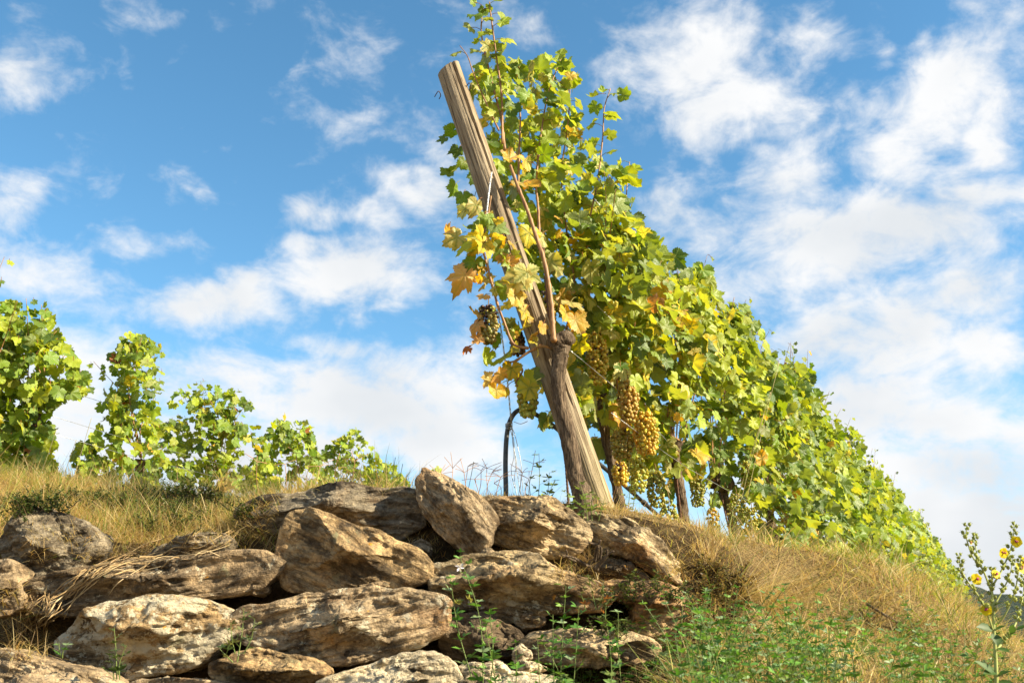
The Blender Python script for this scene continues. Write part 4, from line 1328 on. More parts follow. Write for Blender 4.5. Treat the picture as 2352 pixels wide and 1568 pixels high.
def row_vine(i, s, lab):
    gap = (ROW_S[i + 1] - ROW_S[i - 1]) / 2 if 0 < i < len(ROW_S) - 1 else (.95 if i == 0 else 1.7)
    g = float(row_ground(s))
    near = i < 3
    T = T_NEAR if i < 2 else (T_MID if i < 7 else T_FAR)
    base = row_pt(s, 0, g)
    v = empty('grape_vine', base, lab, 'vine', GV)
    head = row_pt(s, 0, g + .62)
    if i + 1 in TRK:
        pts, Y, r = TRK[i + 1]
        tp = px_path(pts, (Y, Y - .08))
        trunk(v, tp, [r * 1.15, r, r * .9, r * .88, r * .9, r * 1.1])
        head = tp[-1]
        if i == 2:
            trunk(v, px_path([(1625, 1112), (1642, 1104), (1664, 1112), (1684, 1106)], Y - .1), [.03, .06, .055, .03], 18, 'trunk_head')
    else:
        trunk(v, [base + [0, 0, -.1], base + [.02, 0, .2], base + [-.02, .02, .42], head], [.045, .036, .032, .040], 12)
    # shoots fan up from the head
    H = (1.46, 1.49, 1.60, 1.52, 1.64, 1.46)[i] if i < 6 else 1.54 + RNG.uniform(-.10, .10)
    nsh = 7 if i < 7 else 4
    shoots = []
    for k in range(nsh):
        du = gap * ((k + .5) / nsh - .5) * 1.25
        top = row_pt(s + du + RNG.uniform(-.08, .08), RNG.uniform(-.16, .14), g + H * RNG.uniform(.88, 1.10))
        mid = (head + top) / 2 + np.array([RNG.uniform(-.08, .08), RNG.uniform(-.08, .08), RNG.uniform(.05, .15)])
        st = head + np.array([du * RD[0] * .35, du * RD[1] * .35, .06])
        _, p = cane(v, [head, st, mid, top], .006, .0022, 6 if near else 4)
        shoots.append(p)
    fo = MB()

    def add(p, side, w, size):
        n, t = leaf_dirs(side, .8)
        k = pick(w)
        tt = T_DRY if (i < 7 and (k == 'tan' or random.random() < .07)) else T
        put_leaf(fo, p, t, n, size, k, tt, p + np.array([RNG.uniform(-.04, .02), .04, .04]) if i < 4 else None)

    N = [560, 540, 520, 470, 400, 380, 360, 340, 320, 310, 300, 300, 290, 280, 280, 270, 270, 260][i]
    lowlim = [.44, .44, .38, .10, .05, .05][i] if i < 6 else .05
    for _ in range(N):
        ds = RNG.uniform(-.62, .62) * gap
        hmax = H - .22 * (2 * ds / gap) ** 2 + .14 * fbm(np.array([[ (s + ds) * 2.3, 0, 0.3]]), 2, 77)[0] * 1.6
        z = lowlim + (hmax - lowlim) * (1 - RNG.uniform(0, 1) ** 1.25)
        if random.random() < .10:
            z = hmax + RNG.uniform(-.12, .05)
        width = .30 * (1 - .55 * max(0, (z - .9) / .8)) * (.75 if z < .35 else 1)
        t = width * (1.1 - 2.1 * RNG.beta(1.1, 2.0)) if random.random() < .85 else RNG.uniform(-1, 1) * width
        if i < 2 and z < .85 and random.random() < .88:
            t = -RNG.uniform(.06, .34)
        p = row_pt(s + ds, t, float(row_ground(s + ds)) + z)
        side = SUNSIDE if t > -.15 * width else -norm(np.array([RN[0], RN[1], 0])) * .6 + SUNSIDE * .3
        w = W_ROWLOW if z < .62 else W_ROW
        if i < 2 and z < 1.15:
            w = W_FRUIT if (i == 0 or (z < .6)) and random.random() < .55 else W_TOP
        elif i < 2:
            w = W_TOP if random.random() < .7 else W_ROW
        add(p, side, w, (.92 if i < 3 else 1.0) * RNG.choice([.042, .056, .068, .082, .098], p=[.2, .27, .27, .18, .08]) * RNG.uniform(.88, 1.12))
    for p in shoots:
        for u in np.arange(.25, 1.0, .06 if i < 7 else .1):
            c = interp_path(p, [u])[0]
            add(c + RNG.normal(0, .04, 3), SUNSIDE, W_ROW if i > 1 else W_TOP, RNG.uniform(.035, .066) * (1.1 - .4 * u))
    # a few long shoots poking out of the top
    for k in range(4 if i not in (3, 4, 6, 9) else 6):
        b = row_pt(s + RNG.uniform(-.5, .5) * gap, RNG.uniform(-.08, .08), g + H - .18)
        e = b + np.array([RNG.uniform(-.06, .16), RNG.uniform(-.1, .1), RNG.uniform(.20, .46)])
        _, p = cane(v, [b, (b + e) / 2 + RNG.normal(0, .02, 3), e], .0032, .0014, 5)
        for q, u in enumerate(np.arange(.3, 1.02, .13)):
            c = interp_path(p, [min(u, 1)])[0]
            add(c + np.array([.03 * (1 if q % 2 else -1), RNG.uniform(-.02, .02), 0]), SUNSIDE, W_ROW if i > 1 else W_TOP, RNG.uniform(.028, .055) * (1.15 - .5 * u))
    if i == 5:
        for _ in range(26):
            p = P(RNG.normal(1972, 14), RNG.normal(1262, 24), 10.2)
            n, t = leaf_dirs(SUNSIDE)
            put_leaf(fo, p, t, n, RNG.uniform(.05, .085), pick(dict(yellow=3, gold=4, pale=2, tan=1)), T_MID)
    fo.build('foliage', M_LEAF, v)
    return v


VINES = [row_vine(i, s, ROW_LAB[i]) for i, s in enumerate(ROW_S)]
CL = [(0, 1370, 765, 4.42, .245, .105, GOLD, 130, .1, 'long golden grape cluster right of the first trunk head'), (0, 1440, 872, 4.5, .20, .10, (.44, .32, .07), 120, .05, 'golden pink grape cluster above the yellow leaf'),
      (0, 1482, 948, 4.55, .195, .12, AMBER, 130, 0, 'bright amber grape cluster in full sun'), (0, 1428, 985, 4.62, .14, .11, (.36, .30, .06), 95, .05, None), (0, 1424, 1062, 4.75, .11, .08, AMBER, 60, .3, 'sparse amber grape cluster with dark raisins'),
      (0, 1462, 1050, 4.85, .17, .10, GREENISH, 90, 0, None), (0, 1395, 1000, 5.0, .10, .07, AMBER, 45, 0, None), (1, 1505, 1085, 5.2, .18, .10, SHADE, 85, 0, None), (1, 1535, 1150, 5.3, .17, .10, SHADE, 80, 0, None), (1, 1548, 1180, 5.4, .17, .08, GOLD, 70, 0, None),
      (1, 1600, 1100, 5.6, .15, .09, SHADE, 60, 0, None), (2, 1690, 1135, 6.25, .2, .13, SHADE, 80, 0, None), (2, 1636, 1165, 6.2, .15, .09, GOLD, 50, 0, None), (2, 1712, 1060, 6.0, .16, .07, GREENISH, 50, 0, None),
      (3, 1725, 1165, 6.5, .16, .10, GREENISH, 60, 0, None), (4, 1862, 1200, 7.6, .22, .11, AMBER, 80, 0, 'orange grape cluster low above the dry grass'), (4, 1800, 1180, 7.5, .14, .09, AMBER, 50, 0, None)]
for i, px, py, Y, L_, w, col, n, ra, lab in CL:
    cluster(VINES[i], P(px, py, Y), L_, w, col, n, .0082, ra, Y > 5.15, lab)

# --- the vines of the next row, on the left beyond the grass bank
LEFT = [('tall vine cut by the left edge of the photo beyond the grass bank', -120, 575, 5.6, 1.0, 190, [(10, 590), (-30, 700), (40, 690), (-90, 760)]),
        ('leafy vine at the left, left of the gap with thin wires', 60, 690, 6.0, 1.25, 560, [(60, 685), (20, 700), (95, 700), (130, 760), (160, 800), (190, 850)]),
        ('vine with a tall leaning shoot right of the gap with thin wires', 320, 765, 7.4, .95, 340, [(300, 765), (325, 775), (355, 800), (270, 880), (215, 830)]),
        ('rounded bushy vine in the middle of the left row', 510, 885, 8.8, 1.15, 420, [(460, 875), (420, 905), (540, 900), (570, 920), (500, 900)]),
        ('small separate vine right of the rounded bushy one', 670, 965, 10.4, 1.0, 260, [(640, 965), (690, 975), (700, 1000)]),
        ('pointed vine near the end of the left row, above the rough dark slab', 808, 1000, 12.4, 1.15, 280, [(800, 995), (830, 1010), (765, 1020), (815, 990)]),
        ('last low vine of the left row, left of the pointed stone', 895, 1070, 14.5, 1.15, 200, [(880, 1060), (905, 1070), (925, 1095)])]
LGAP = {0: [], 1: [(-60, 740), (30, 690), (110, 720), (150, 790), (185, 850), (208, 895), (140, 915), (110, 960), (125, 1000), (80, 1010), (120, 1120), (-60, 1120)],
        2: [(262, 810), (300, 758), (350, 785), (355, 850), (372, 960), (360, 1010), (430, 1125), (140, 1125), (165, 1045), (215, 1000), (240, 960), (222, 925), (255, 860)],
        3: [(340, 975), (400, 910), (430, 885), (480, 885), (550, 903), (598, 955), (606, 1000), (645, 1125), (330, 1125)],
        4: [(600, 1010), (625, 968), (650, 948), (700, 958), (722, 1010), (735, 1060), (775, 1130), (570, 1130)],
        5: [(745, 1030), (790, 998), (820, 985), (845, 1012), (880, 1060), (920, 1135), (700, 1135), (715, 1060)],
        6: [(850, 1078), (890, 1058), (915, 1082), (945, 1115), (930, 1140), (820, 1135)]}
LTK = []
for i, (lab, px, py, Y, gap, N, tips) in enumerate(LEFT):
    b = P(px, 1100, Y)
    gz = float(ground(b[0], Y, False)) - .05
    base = np.array([b[0], Y, gz])
    v = empty('grape_vine', base, lab, 'vine', 'vines of the row on the left')
    head = base + np.array([0, 0, .62])
    trunk(v, [base + [0, 0, -.15], base + [.02, 0, .2], base + [-.02, .02, .42], head], [.045, .036, .032, .042], 12)
    T = T_MID if i < 4 else T_FAR
    fo = MB()

    def addl(p, size, out=None):
        n, t = leaf_dirs(SUNSIDE, .85)
        put_leaf(fo, p, t if out is None else norm(t * .6 + out * .8), n, size, pick(W_LEFT), T, p + np.array([-.02, .03, .04]) if i < 4 else None)

    for tx, ty in tips:
        tp = P(tx, ty, Y + RNG.uniform(-.2, .2))
        mid = (head + tp) / 2 + np.array([RNG.uniform(-.1, .1), RNG.uniform(-.1, .1), .05])
        _, p = cane(v, [head, (head + mid) / 2 + RNG.normal(0, .03, 3), mid, tp], .006, .002, 6)
        Lc = np.linalg.norm(np.diff(p, axis=0), axis=1).sum()
        for q, u in enumerate(np.arange(.3, 1.0, .045 / Lc)):
            c = interp_path(p, [u])[0]
            out = norm(np.array([(1 if q % 2 else -1) * RNG.uniform(.5, 1), RNG.uniform(-.6, .6), RNG.uniform(-.3, .5)]))
            addl(c + out * RNG.uniform(.02, .07), RNG.uniform(.035, .062) * (1.12 - .45 * u), out)
    poly = LGAP[i] or [(-140, 700), (-50, 640), (-30, 720), (-40, 1100), (-160, 1100)]
    xs = [q[0] for q in poly]; ys = [q[1] for q in poly]
    c = 0
    while c < N * 2.1:
        x, y = RNG.uniform(min(xs), max(xs)), RNG.uniform(min(ys), max(ys))
        if not in_poly(x, y, poly):
            continue
        # clumps with gaps
        if fbm(np.array([[x / 34.0, y / 34.0, i * 3.3]]), 2, 91)[0] < -.10:
            if random.random() < .85:
                c += 1
                continue
        addl(P(x, y, Y + RNG.normal(0, .17)), RNG.uniform(.040, .070))
        c += 1
    if i == 1:
        for _ in range(170):
            addl(P(RNG.uniform(-60, 125), RNG.uniform(985, 1115), Y + RNG.normal(0, .17)), RNG.uniform(.045, .072))
    fo.build('foliage', M_LEAF, v)
    LTK.append(base)
mb = MB()
v = empty('grape_vine', P(1003, 1150, 9.5), 'vine shoot tip peeping out behind the pointed tilted stone', 'vine', 'vines of the row on the left')
for px, py in ((998, 1082), (1008, 1076), (992, 1090), (1012, 1092), (1003, 1098), (1015, 1104)):
    n, t = leaf_dirs(SUNSIDE)
    put_leaf(mb, P(px, py, 9.5), t, n, .055, pick(dict(lime=3, yellow=1)), T_FAR)
mb.build('foliage', M_LEAF, v)
cane(v, [P(1010, 1160, 9.5), P(1008, 1120, 9.5), P(1001, 1085, 9.5)], .004, .002, 5)
WL_ = ['upper thin trellis wire in the gap of the left row', 'middle thin trellis wire in the gap of the left row', 'lowest thin trellis wire in the gap of the left row']
for lab, (a, b) in zip(WL_, [((-40, 820), (420, 985)), ((-40, 905), (560, 1080)), ((-40, 950), (600, 1120))]):
    mb = MB()
    mb.tube(np.array([P(*a, 5.7), P((a[0] + b[0]) / 2 , (a[1] + b[1]) / 2 + 6, 7.0), P(*b, 8.8)]), .0016, 5)
    tag(mb.build('trellis_wire', M_WIRE), lab, 'wire', 'trellis wires of the left row')

# PART3

# ------------------------------------------------------------------ grass
def blades(mb, base, h, w, lean, cols, droop=.35):
    """many blades at once: base (n,3), height, width, lean (n,2) as a share of the height, colours (n,3)"""
    n = len(base)
    lv = np.array([0, .35, .7, 1.0])
    a = RNG.uniform(0, 2 * math.pi, n)
    side = np.stack([np.cos(a), np.sin(a) * .5, np.zeros(n)], -1)
    dirn = np.concatenate([lean, np.ones((n, 1))], 1)
    dirn /= np.linalg.norm(dirn, axis=1)[:, None]
    bend = RNG.normal(0, .25, (n, 2)) + lean * .6
    V = []
    for t, ww in zip(lv, (1, .85, .6, .08)):
        c = base + dirn * (h * t)[:, None]
        c[:, :2] += bend * (h * t * t)[:, None] * .7
        c[:, 2] -= h * droop * t * t * np.linalg.norm(bend, axis=1)
        V += [c - side * (w * ww / 2)[:, None], c + side * (w * ww / 2)[:, None]]
    V = np.stack(V, 1)
    k = np.arange(n)[:, None] * 8
    q = np.array([[0, 1, 3, 2], [2, 3, 5, 4], [4, 5, 7, 6]])
    f4 = (k[:, :, None] + q[None]).reshape(-1, 4)
    col = np.repeat(np.concatenate([cols, np.ones((n, 1))], 1), 8, axis=0)
    mb.add(V.reshape(-1, 3), None, f4, col)


STRAW = np.array([(.62, .47, .22), (.56, .40, .17), (.70, .57, .31), (.46, .29, .12), (.38, .24, .11)])
GRN = np.array([(.20, .28, .04), (.28, .34, .06), (.14, .22, .035), (.42, .42, .10)])


def grass_cols(n, green):
    c = np.where((RNG.uniform(0, 1, n) < green)[:, None], GRN[RNG.integers(0, len(GRN), n)], STRAW[RNG.choice(len(STRAW), n, p=[.32, .26, .16, .16, .10])])
    return c * RNG.uniform(.7, 1.2, (n, 1))


def scatter(n, x0, x1, y0, y1, keep=None):
    x, y = RNG.uniform(x0, x1, n), y0 + (y1 - y0) * RNG.uniform(0, 1, n) ** 1.35
    if keep is not None:
        k = keep(x, y); x, y = x[k], y[k]
    z = ground(x, y)
    return x, y, z


# right bank: short dry turf with green shoots in it
mb = MB()
x, y, z = scatter(130000, .1, 5.2, 2.35, 8.6, lambda x, y: (x > xbound(y) + .02) & (x < .62 * y + .3))
n = len(x)
patch = fbm(np.stack([x * 1.6, y * 1.6, 0 * x], -1), 3, 51)
p2 = fbm(np.stack([x * 7, y * 7, 0 * x], -1), 3, 52)
h = RNG.uniform(.03, .085, n) * (1 + .5 * patch) * (1 + .6 * p2)
h = np.clip(h, .015, .2)
cols = grass_cols(n, .16) * (1 + .75 * p2 + .35 * patch)[:, None]
bald = (fbm(np.stack([x * 4.2, y * 4.2, 0 * x], -1), 3, 57) > .22) & (RNG.uniform(0, 1, n) < .6)
h = np.where(bald, h * .5, h)
h = h * (1 + .5 * sstep(3.4, 4.6, y) * sstep(6.5, 5.0, y))
gk = RNG.uniform(0, 1, n) < np.clip(.10 + .5 * patch, 0, .6)
cols[gk] = GRN[RNG.integers(0, 4, gk.sum())] * RNG.uniform(.7, 1.2, (gk.sum(), 1))
w = RNG.uniform(.0022, .0042, n) * np.clip(y / 4, .8, 2)
lean = RNG.normal(0, 1.0, (n, 2)) + np.array([.15, -.1])
blades(mb, np.stack([x, y, z - .008], -1), h, w, lean, np.clip(cols, .01, .75))
# scattered taller blades
x, y, z = scatter(2600, .8, 4.6, 2.6, 8, lambda x, y: (x > xbound(y) + .2) & (x < .62 * y + .2))
n = len(x)
blades(mb, np.stack([x, y, z - .01], -1), RNG.uniform(.10, .22, n), RNG.uniform(.002, .004, n), RNG.normal(0, .5, (n, 2)), grass_cols(n, .5))

# clumps and shaggy tussocks
for _ in range(900):
    y0 = 2.5 + 4.2 * random.random() ** 1.2
    x0 = random.uniform(.25, .56 * y0 + .2)
    if x0 < xbound(y0) + .06: continue
    n = random.randint(18, 60)
    xx, yy = x0 + RNG.normal(0, .035, n), y0 + RNG.normal(0, .035, n)
    c = grass_cols(n, random.choice((.02, .05, .15, .75))) * RNG.uniform(.7, 1.15)
    blades(mb, np.stack([xx, yy, ground(xx, yy) - .008], -1), RNG.uniform(.05, .07 + random.random() * .20, n), RNG.uniform(.002, .0045, n), RNG.normal(0, .6, (n, 2)) + RNG.normal(0, .75, (1, 2)), np.clip(c, .01, .8))
tag(mb.build('dry_grass', M_GRASS), 'short dry straw coloured turf on the bank right of the wall', 'grass', kind='stuff')

# far strip of turf at the foot of the row
mb = MB()
x, y, z = scatter(26000, 1.2, 14, 7.5, 24, lambda x, y: (np.abs((x - PB[0]) * RN[0] + (y - PB[1]) * RN[1] - .3) < 2.2))
n = len(x)
blades(mb, np.stack([x, y, z - .01], -1), RNG.uniform(.05, .14, n), RNG.uniform(.004, .009, n), RNG.normal(0, .6, (n, 2)), grass_cols(n, .35))
tag(mb.build('dry_grass', M_GRASS), 'distant turf along the foot of the vine row', 'grass', kind='stuff')

# left bank: taller mixed grass
mb = MB()
x, y, z = scatter(75000, -3.4, .9, 3.7, 5.6, lambda x, y: (x > -.60 * y - .3) & (x < xbound(y) + .3) & (y > 3.88 + .04 * np.sin(x * 9)))
n = len(x)
p2 = fbm(np.stack([x * 5, y * 5, 0 * x], -1), 3, 62)
lf = sstep(-.25, -1.0, x)
h = RNG.uniform(.04, .13, n) * (1 + .6 * p2) * (.40 + .6 * lf)
far = sstep(4.2, 4.7, y)
cols = grass_cols(n, .12)
gk = RNG.uniform(0, 1, n) < .15 * far
cols[gk] = GRN[RNG.integers(0, 4, gk.sum())]
blades(mb, np.stack([x, y, z - .008], -1), np.clip(h, .012, .25), RNG.uniform(.002, .004, n), RNG.normal(0, .6, (n, 2)) + [.1, -.25], np.clip(cols * (1 + .35 * p2)[:, None], .01, .8))
x, y, z = scatter(3200, -3.2, -.4, 3.95, 5.4, lambda x, y: (x > -.58 * y))
n = len(x)
blades(mb, np.stack([x, y, z - .01], -1), RNG.uniform(.10, .26, n), RNG.uniform(.002, .0035, n), RNG.normal(0, .38, (n, 2)), grass_cols(n, .5))
x, y, z = scatter(260, -.5, .9, 3.95, 4.9)
n = len(x)
blades(mb, np.stack([x, y, z - .01], -1), RNG.uniform(.06, .19, n), RNG.uniform(.0014, .0024, n), RNG.normal(0, .4, (n, 2)), grass_cols(n, .3) * np.array([.9, .7, .6]))
for _ in range(150):
    y0 = random.uniform(3.95, 4.9); x0 = random.uniform(-.58 * y0, -.35)
    n = random.randint(15, 45)
    xx, yy = x0 + RNG.normal(0, .035, n), y0 + RNG.normal(0, .03, n)
    c = grass_cols(n, random.choice((.02, .05, .15, .6))) * RNG.uniform(.8, 1.15)
    blades(mb, np.stack([xx, yy, ground(xx, yy) - .008], -1), RNG.uniform(.06, .08 + random.random() * .13, n), RNG.uniform(.002, .004, n), RNG.normal(0, .5, (n, 2)) + RNG.normal(0, .45, (1, 2)), np.clip(c, .01, .8))
tag(mb.build('bank_grass', M_GRASS), 'mixed dry and green grass on the bank above the wall at the left', 'grass', kind='stuff')

# dry trash in the joints of the wall
mb = MB()
for px0, px1, py0, py1, N in ((0, 60, 1340, 1500, 150), (20, 110, 1400, 1520, 320), (250, 620, 1190, 1260, 420), (480, 640, 1150, 1240, 260), (1270, 1400, 1270, 1340, 160), (60, 260, 1200, 1300, 160), (1560, 1720, 1380, 1568, 650), (1640, 1800, 1480, 1568, 250)):
    for _ in range(N):
        b = on_surface(random.uniform(px0, px1), random.uniform(py0, py1), .004)
        blades(mb, b[None], np.array([RNG.uniform(.03, .13)]), np.array([RNG.uniform(.0014, .003)]), RNG.normal(0, .9, (1, 2)) + [[.2, -.5]], grass_cols(1, .05), .6)
tag(mb.build('dry_litter', M_GRASS), 'dead grass litter caught in the joints of the stone wall', 'grass', kind='stuff')

# ------------------------------------------------------------------ low herbs, clover and other plants
def leaflet(mb, base, d, nrm, L, W, col):
    """a pointed oval leaflet, folded along its rib"""
    d = norm(d); n = norm(nrm - d * np.dot(nrm, d)); b = np.cross(n, d)
    u = np.array([0, .28, .62, 1.0]); ww = np.array([.12, .85, .9, .05])
    mid = base + d * (u * L)[:, None] - n * (.10 * L * u * u)[:, None]
    l = mid + b * (ww * W / 2)[:, None] + n * (.18 * W * ww)[:, None]
    r = mid - b * (ww * W / 2)[:, None] + n * (.18 * W * ww)[:, None]
    v = np.vstack([mid, l, r])
    f4 = [[i, i + 1, 4 + i + 1, 4 + i] for i in range(3)] + [[8 + i, 8 + i + 1, i + 1, i] for i in range(3)]
    mb.add(v, None, f4, (*col, 1))


CLV = [(.085, .215, .028), (.12, .27, .035), (.065, .16, .028), (.17, .30, .06), (.22, .31, .15)]


def clover_stem(ms, ml, base, tip, dens=.028, size=.022, cols=CLV, leafy=.0, sr=.0016):
    """an upright stem with leaves of three leaflets"""
    mid = (base + tip) / 2 + RNG.normal(0, .02, 3) * np.linalg.norm(tip - base) * 2
    p = smooth_path([base, mid, tip], 5)
    ms.tube(p, np.linspace(sr * 1.2, sr * .5, len(p)), 5, (.17, .23, .06, 1), caps=False)
    L = np.linalg.norm(tip - base)
    a = random.uniform(0, 6)
    for u in np.arange(leafy + .12, 1.02, dens / L):
        c = interp_path(p, [min(u, 1)])[0]
        a += 2.4 + RNG.normal(0, .3)
        o = norm(np.array([math.cos(a), math.sin(a), RNG.uniform(.2, 1.0)]))
        pl = size * RNG.uniform(.4, 1.2) * (1.1 - .5 * u)
        e = c + o * pl
        ms.tube(np.array([c, e]), .0007, 3, (.15, .22, .05, 1), caps=False)
        cc = np.array(random.choice(cols)) * RNG.uniform(.75, 1.25)
        sd = norm(np.cross(o, [0, 0, 1]))
        up = norm(np.cross(sd, o))
        sz = size * RNG.uniform(.75, 1.2) * (1.15 - .45 * u)
        for f in (0, 1, -1):
            leaflet(ml, e, o * (1 if f == 0 else .35) + sd * f * .9 + up * RNG.uniform(-.1, .4), up + RNG.normal(0, .3, 3), sz, sz * .46, cc)


# the clover mass at the bottom right
ms, ml = MB(), MB()
def clover_mass(n, poly, Y0, Y1, hmin, hmax):
    k = 0
    xs = [p[0] for p in poly]; ys = [p[1] for p in poly]
    while k < n:
        px, py = random.uniform(min(xs), max(xs)), random.uniform(min(ys), max(ys))
        if not in_poly(px, py, poly): continue
        k += 1
        if fbm(np.array([[px / 70., py / 45., 2.2]]), 2, 19)[0] < -.05 and random.random() < .75: continue
        b = on_surface(px, py, .0)
        h = random.uniform(hmin, hmax)
        clover_stem(ms, ml, b, b + np.array([RNG.normal(.0, .3) * h, RNG.normal(-.1, .25) * h, h]), .018, .021)


clover_mass(190, [(1640, 1640), (1680, 1500), (1760, 1470), (1830, 1520), (1900, 1560), (1960, 1540), (2050, 1490), (2150, 1500), (2230, 1540), (2330, 1560), (2360, 1720), (1600, 1720)], 2, 3, .08, .25)
clover_mass(110, [(1330, 1568), (1420, 1540), (1560, 1500), (1660, 1480), (1690, 1560), (1640, 1700), (1250, 1700)], 2, 3, .08, .25)
clover_mass(70, [(1880, 1470), (1960, 1430), (2060, 1450), (2160, 1480), (2140, 1530), (1900, 1540)], 2, 3, .05, .10)
for m_ in (ml,):
    for src in (ms,):
        m_.v += src.v; m_.c += src.c; m_.l += src.l
        m_.f3 += [f + m_.n for f in src.f3]; m_.f4 += [f + m_.n for f in src.f4]; m_.n += src.n
tag(ml.build('clover_patch', M_HERB), 'dense green clover growing in front of the bank at the bottom right', 'clover', kind='stuff')

# dark creeping herb on the left bank
ml = MB()
HB = [(.055, .095, .022), (.080, .125, .032), (.11, .15, .045), (.040, .065, .016), (.17, .18, .07)]
def creeping(poly, n, hmax):
    xs = [p[0] for p in poly]; ys = [p[1] for p in poly]; k = 0
    while k < n:
        px, py = random.uniform(min(xs), max(xs)), random.uniform(min(ys), max(ys))
        if not in_poly(px, py, poly): continue
        k += 1
        b = on_surface(px, py, .0)
        t = b + np.array([RNG.normal(0, .03), RNG.normal(-.03, .02), RNG.uniform(.03, hmax)])
        p = smooth_path([b, (b + t) / 2 + RNG.normal(0, .008, 3), t], 4)
        ml.tube(p, .0012, 4, (.10, .06, .035, 1), caps=False)
        a = random.uniform(0, 6)
        for u in np.linspace(.15, 1, 9):
            c = interp_path(p, [u])[0]
            for q in (0, math.pi):
                o = norm(np.array([math.cos(a + q), math.sin(a + q), .55]))
                leaflet(ml, c, o, np.array([0, 0, 1]) + RNG.normal(0, .3, 3), RNG.uniform(.010, .019), RNG.uniform(.006, .010), np.array(random.choice(HB)) * RNG.uniform(.7, 1.3))
            a += 1.5


creeping([(30, 1170), (110, 1145), (250, 1150), (330, 1140), (480, 1140), (520, 1165), (490, 1200), (420, 1235), (330, 1235), (280, 1180), (60, 1185)], 520, .065)
creeping([(515, 1165), (580, 1160), (590, 1200), (540, 1215)], 24, .045)
creeping([(0, 1160), (40, 1150), (60, 1200), (0, 1220)], 26, .06)
HB0, HB = HB, [(.24, .19, .08), (.30, .22, .09), (.12, .13, .05), (.20, .13, .06)]
creeping([(1600, 1300), (1680, 1320), (1740, 1370), (1700, 1410), (1620, 1390)], 90, .07)
HB = HB0
creeping([(1440, 1340), (1560, 1340), (1560, 1400), (1440, 1420)], 30, .06)
creeping([(1360, 1390), (1440, 1370), (1440, 1470), (1370, 1470)], 60, .07)
tag(ml.build('creeping_herb', M_HERB), 'dark creeping herb with small oval leaves growing over the bank and stones', 'herb', kind='stuff')


def clover_plant(label, stems, leaf=.024, dens=.022, cols=CLV, name='clover_plant', flower=None, cat='clover plant'):
    """a single plant: stems given by their feet and tips as seen, each with its distance"""
    b0 = P(*stems[0][0], stems[0][2])
    r = empty(name, b0, label, cat, 'single green plants in front of the stones')
    ml = MB()
    for f, t, Y in stems:
        ms = MB()
        clover_stem(ms, ml, P(*f, Y), P(*t, Y - .02), dens, leaf, cols)
        ms.build('stem', M_STEM, r)
    ml.build('leaves', M_HERB, r)
    for px, py, Y, kind in flower or []:
        fm = MB()
        c = P(px, py, Y)
        for q in range(9):
            o = norm(RNG.normal(0, 1, 3) + [0, 0, .5])
            leaflet(fm, c, o, RNG.normal(0, 1, 3), .017, .008, (.62, .58, .66) if kind == 'flower' else (.30, .28, .06))
        fm.build('flower' if kind == 'flower' else 'seed_head', M_PETAL, r)
    return r


clover_plant('tall clover plant with a pale flower in front of the long overhanging slab', [((1110, 1620), (1057, 1278), 3.02), ((1085, 1560), (1035, 1330), 3.04), ((1120, 1620), (1125, 1400), 3.0), ((1150, 1640), (1115, 1440), 2.95)], .027, .021,
             flower=[(1056, 1302, 2.99, 'flower'), (1052, 1385, 3.0, 'seed'), (1076, 1375, 3.0, 'seed')])
clover_plant('upright clover plant standing before the low buff stone', [((1290, 1680), (1300, 1345), 2.92), ((1275, 1660), (1270, 1410), 2.95), ((1310, 1680), (1330, 1390), 2.9), ((1330, 1660), (1250, 1480), 2.9)], .027, .019)
clover_plant('bushy clover plant in front of the knobbly stone at the wall end', [((1560, 1640), (1568, 1375), 2.95), ((1590, 1640), (1588, 1400), 2.95), ((1540, 1640), (1530, 1470), 2.9), ((1640, 1640), (1632, 1410), 2.95)], .026, .018)
clover_plant('leafy clover clump at the bottom under the cream rubble stone', [((1180, 1680), (1185, 1480), 2.85), ((1220, 1680), (1235, 1470), 2.85), ((1400, 1680), (1395, 1440), 2.85), ((1440, 1680), (1420, 1400), 3.0)], .027, .02)
clover_plant('tall clover stems at the bottom just left of the yellow flowered plant', [((2060, 1680), (2050, 1440), 2.75), ((2110, 1680), (2120, 1455), 2.75), ((1960, 1680), (1950, 1430), 2.8), ((1900, 1680), (1910, 1425), 2.8)], .027, .019)
GRY = [(.18, .25, .06), (.22, .30, .08), (.14, .21, .05)]
clover_plant('slender green plant on the skyline between the hose and the post', [((1236, 1160), (1238, 1040), 4.15), ((1252, 1160), (1262, 1085), 4.15), ((1222, 1160), (1215, 1100), 4.15), ((1255, 1160), (1275, 1100), 4.1)], .027, .03, GRY)
clover_plant('low green plant at the foot of the leaning post', [((1340, 1190), (1330, 1105), 3.98), ((1320, 1190), (1302, 1130), 3.98), ((1360, 1195), (1362, 1125), 3.98), ((1375, 1195), (1390, 1140), 3.98), ((1310, 1180), (1285, 1150), 3.98), ((1350, 1195), (1345, 1130), 3.95)], .027, .022, GRY)
clover_plant('small sprig at the foot of the second trunk', [((1440, 1190), (1445, 1060), 4.4), ((1450, 1190), (1462, 1110), 4.4)], .022, .03, GRY)
clover_plant('dark leafy weed growing before the white lichen stone', [((268, 1560), (262, 1440), 3.08), ((275, 1560), (290, 1480), 3.08), ((262, 1560), (250, 1500), 3.08)], .022, .020, HB, 'leafy_weed', cat='weed')
clover_plant('dark trailing weed in the joint right of the white lichen stone', [((545, 1520), (560, 1395), 3.15), ((540, 1500), (530, 1430), 3.15), ((560, 1500), (585, 1420), 3.15), ((535, 1520), (505, 1490), 3.12)], .022, .024, HB, 'leafy_weed', cat='weed')
clover_plant('little sprout near the left edge above the corner stone', [((140, 1510), (135, 1475), 3.12), ((143, 1510), (155, 1480), 3.12)], .020, .016, CLV, 'leafy_weed', cat='weed')
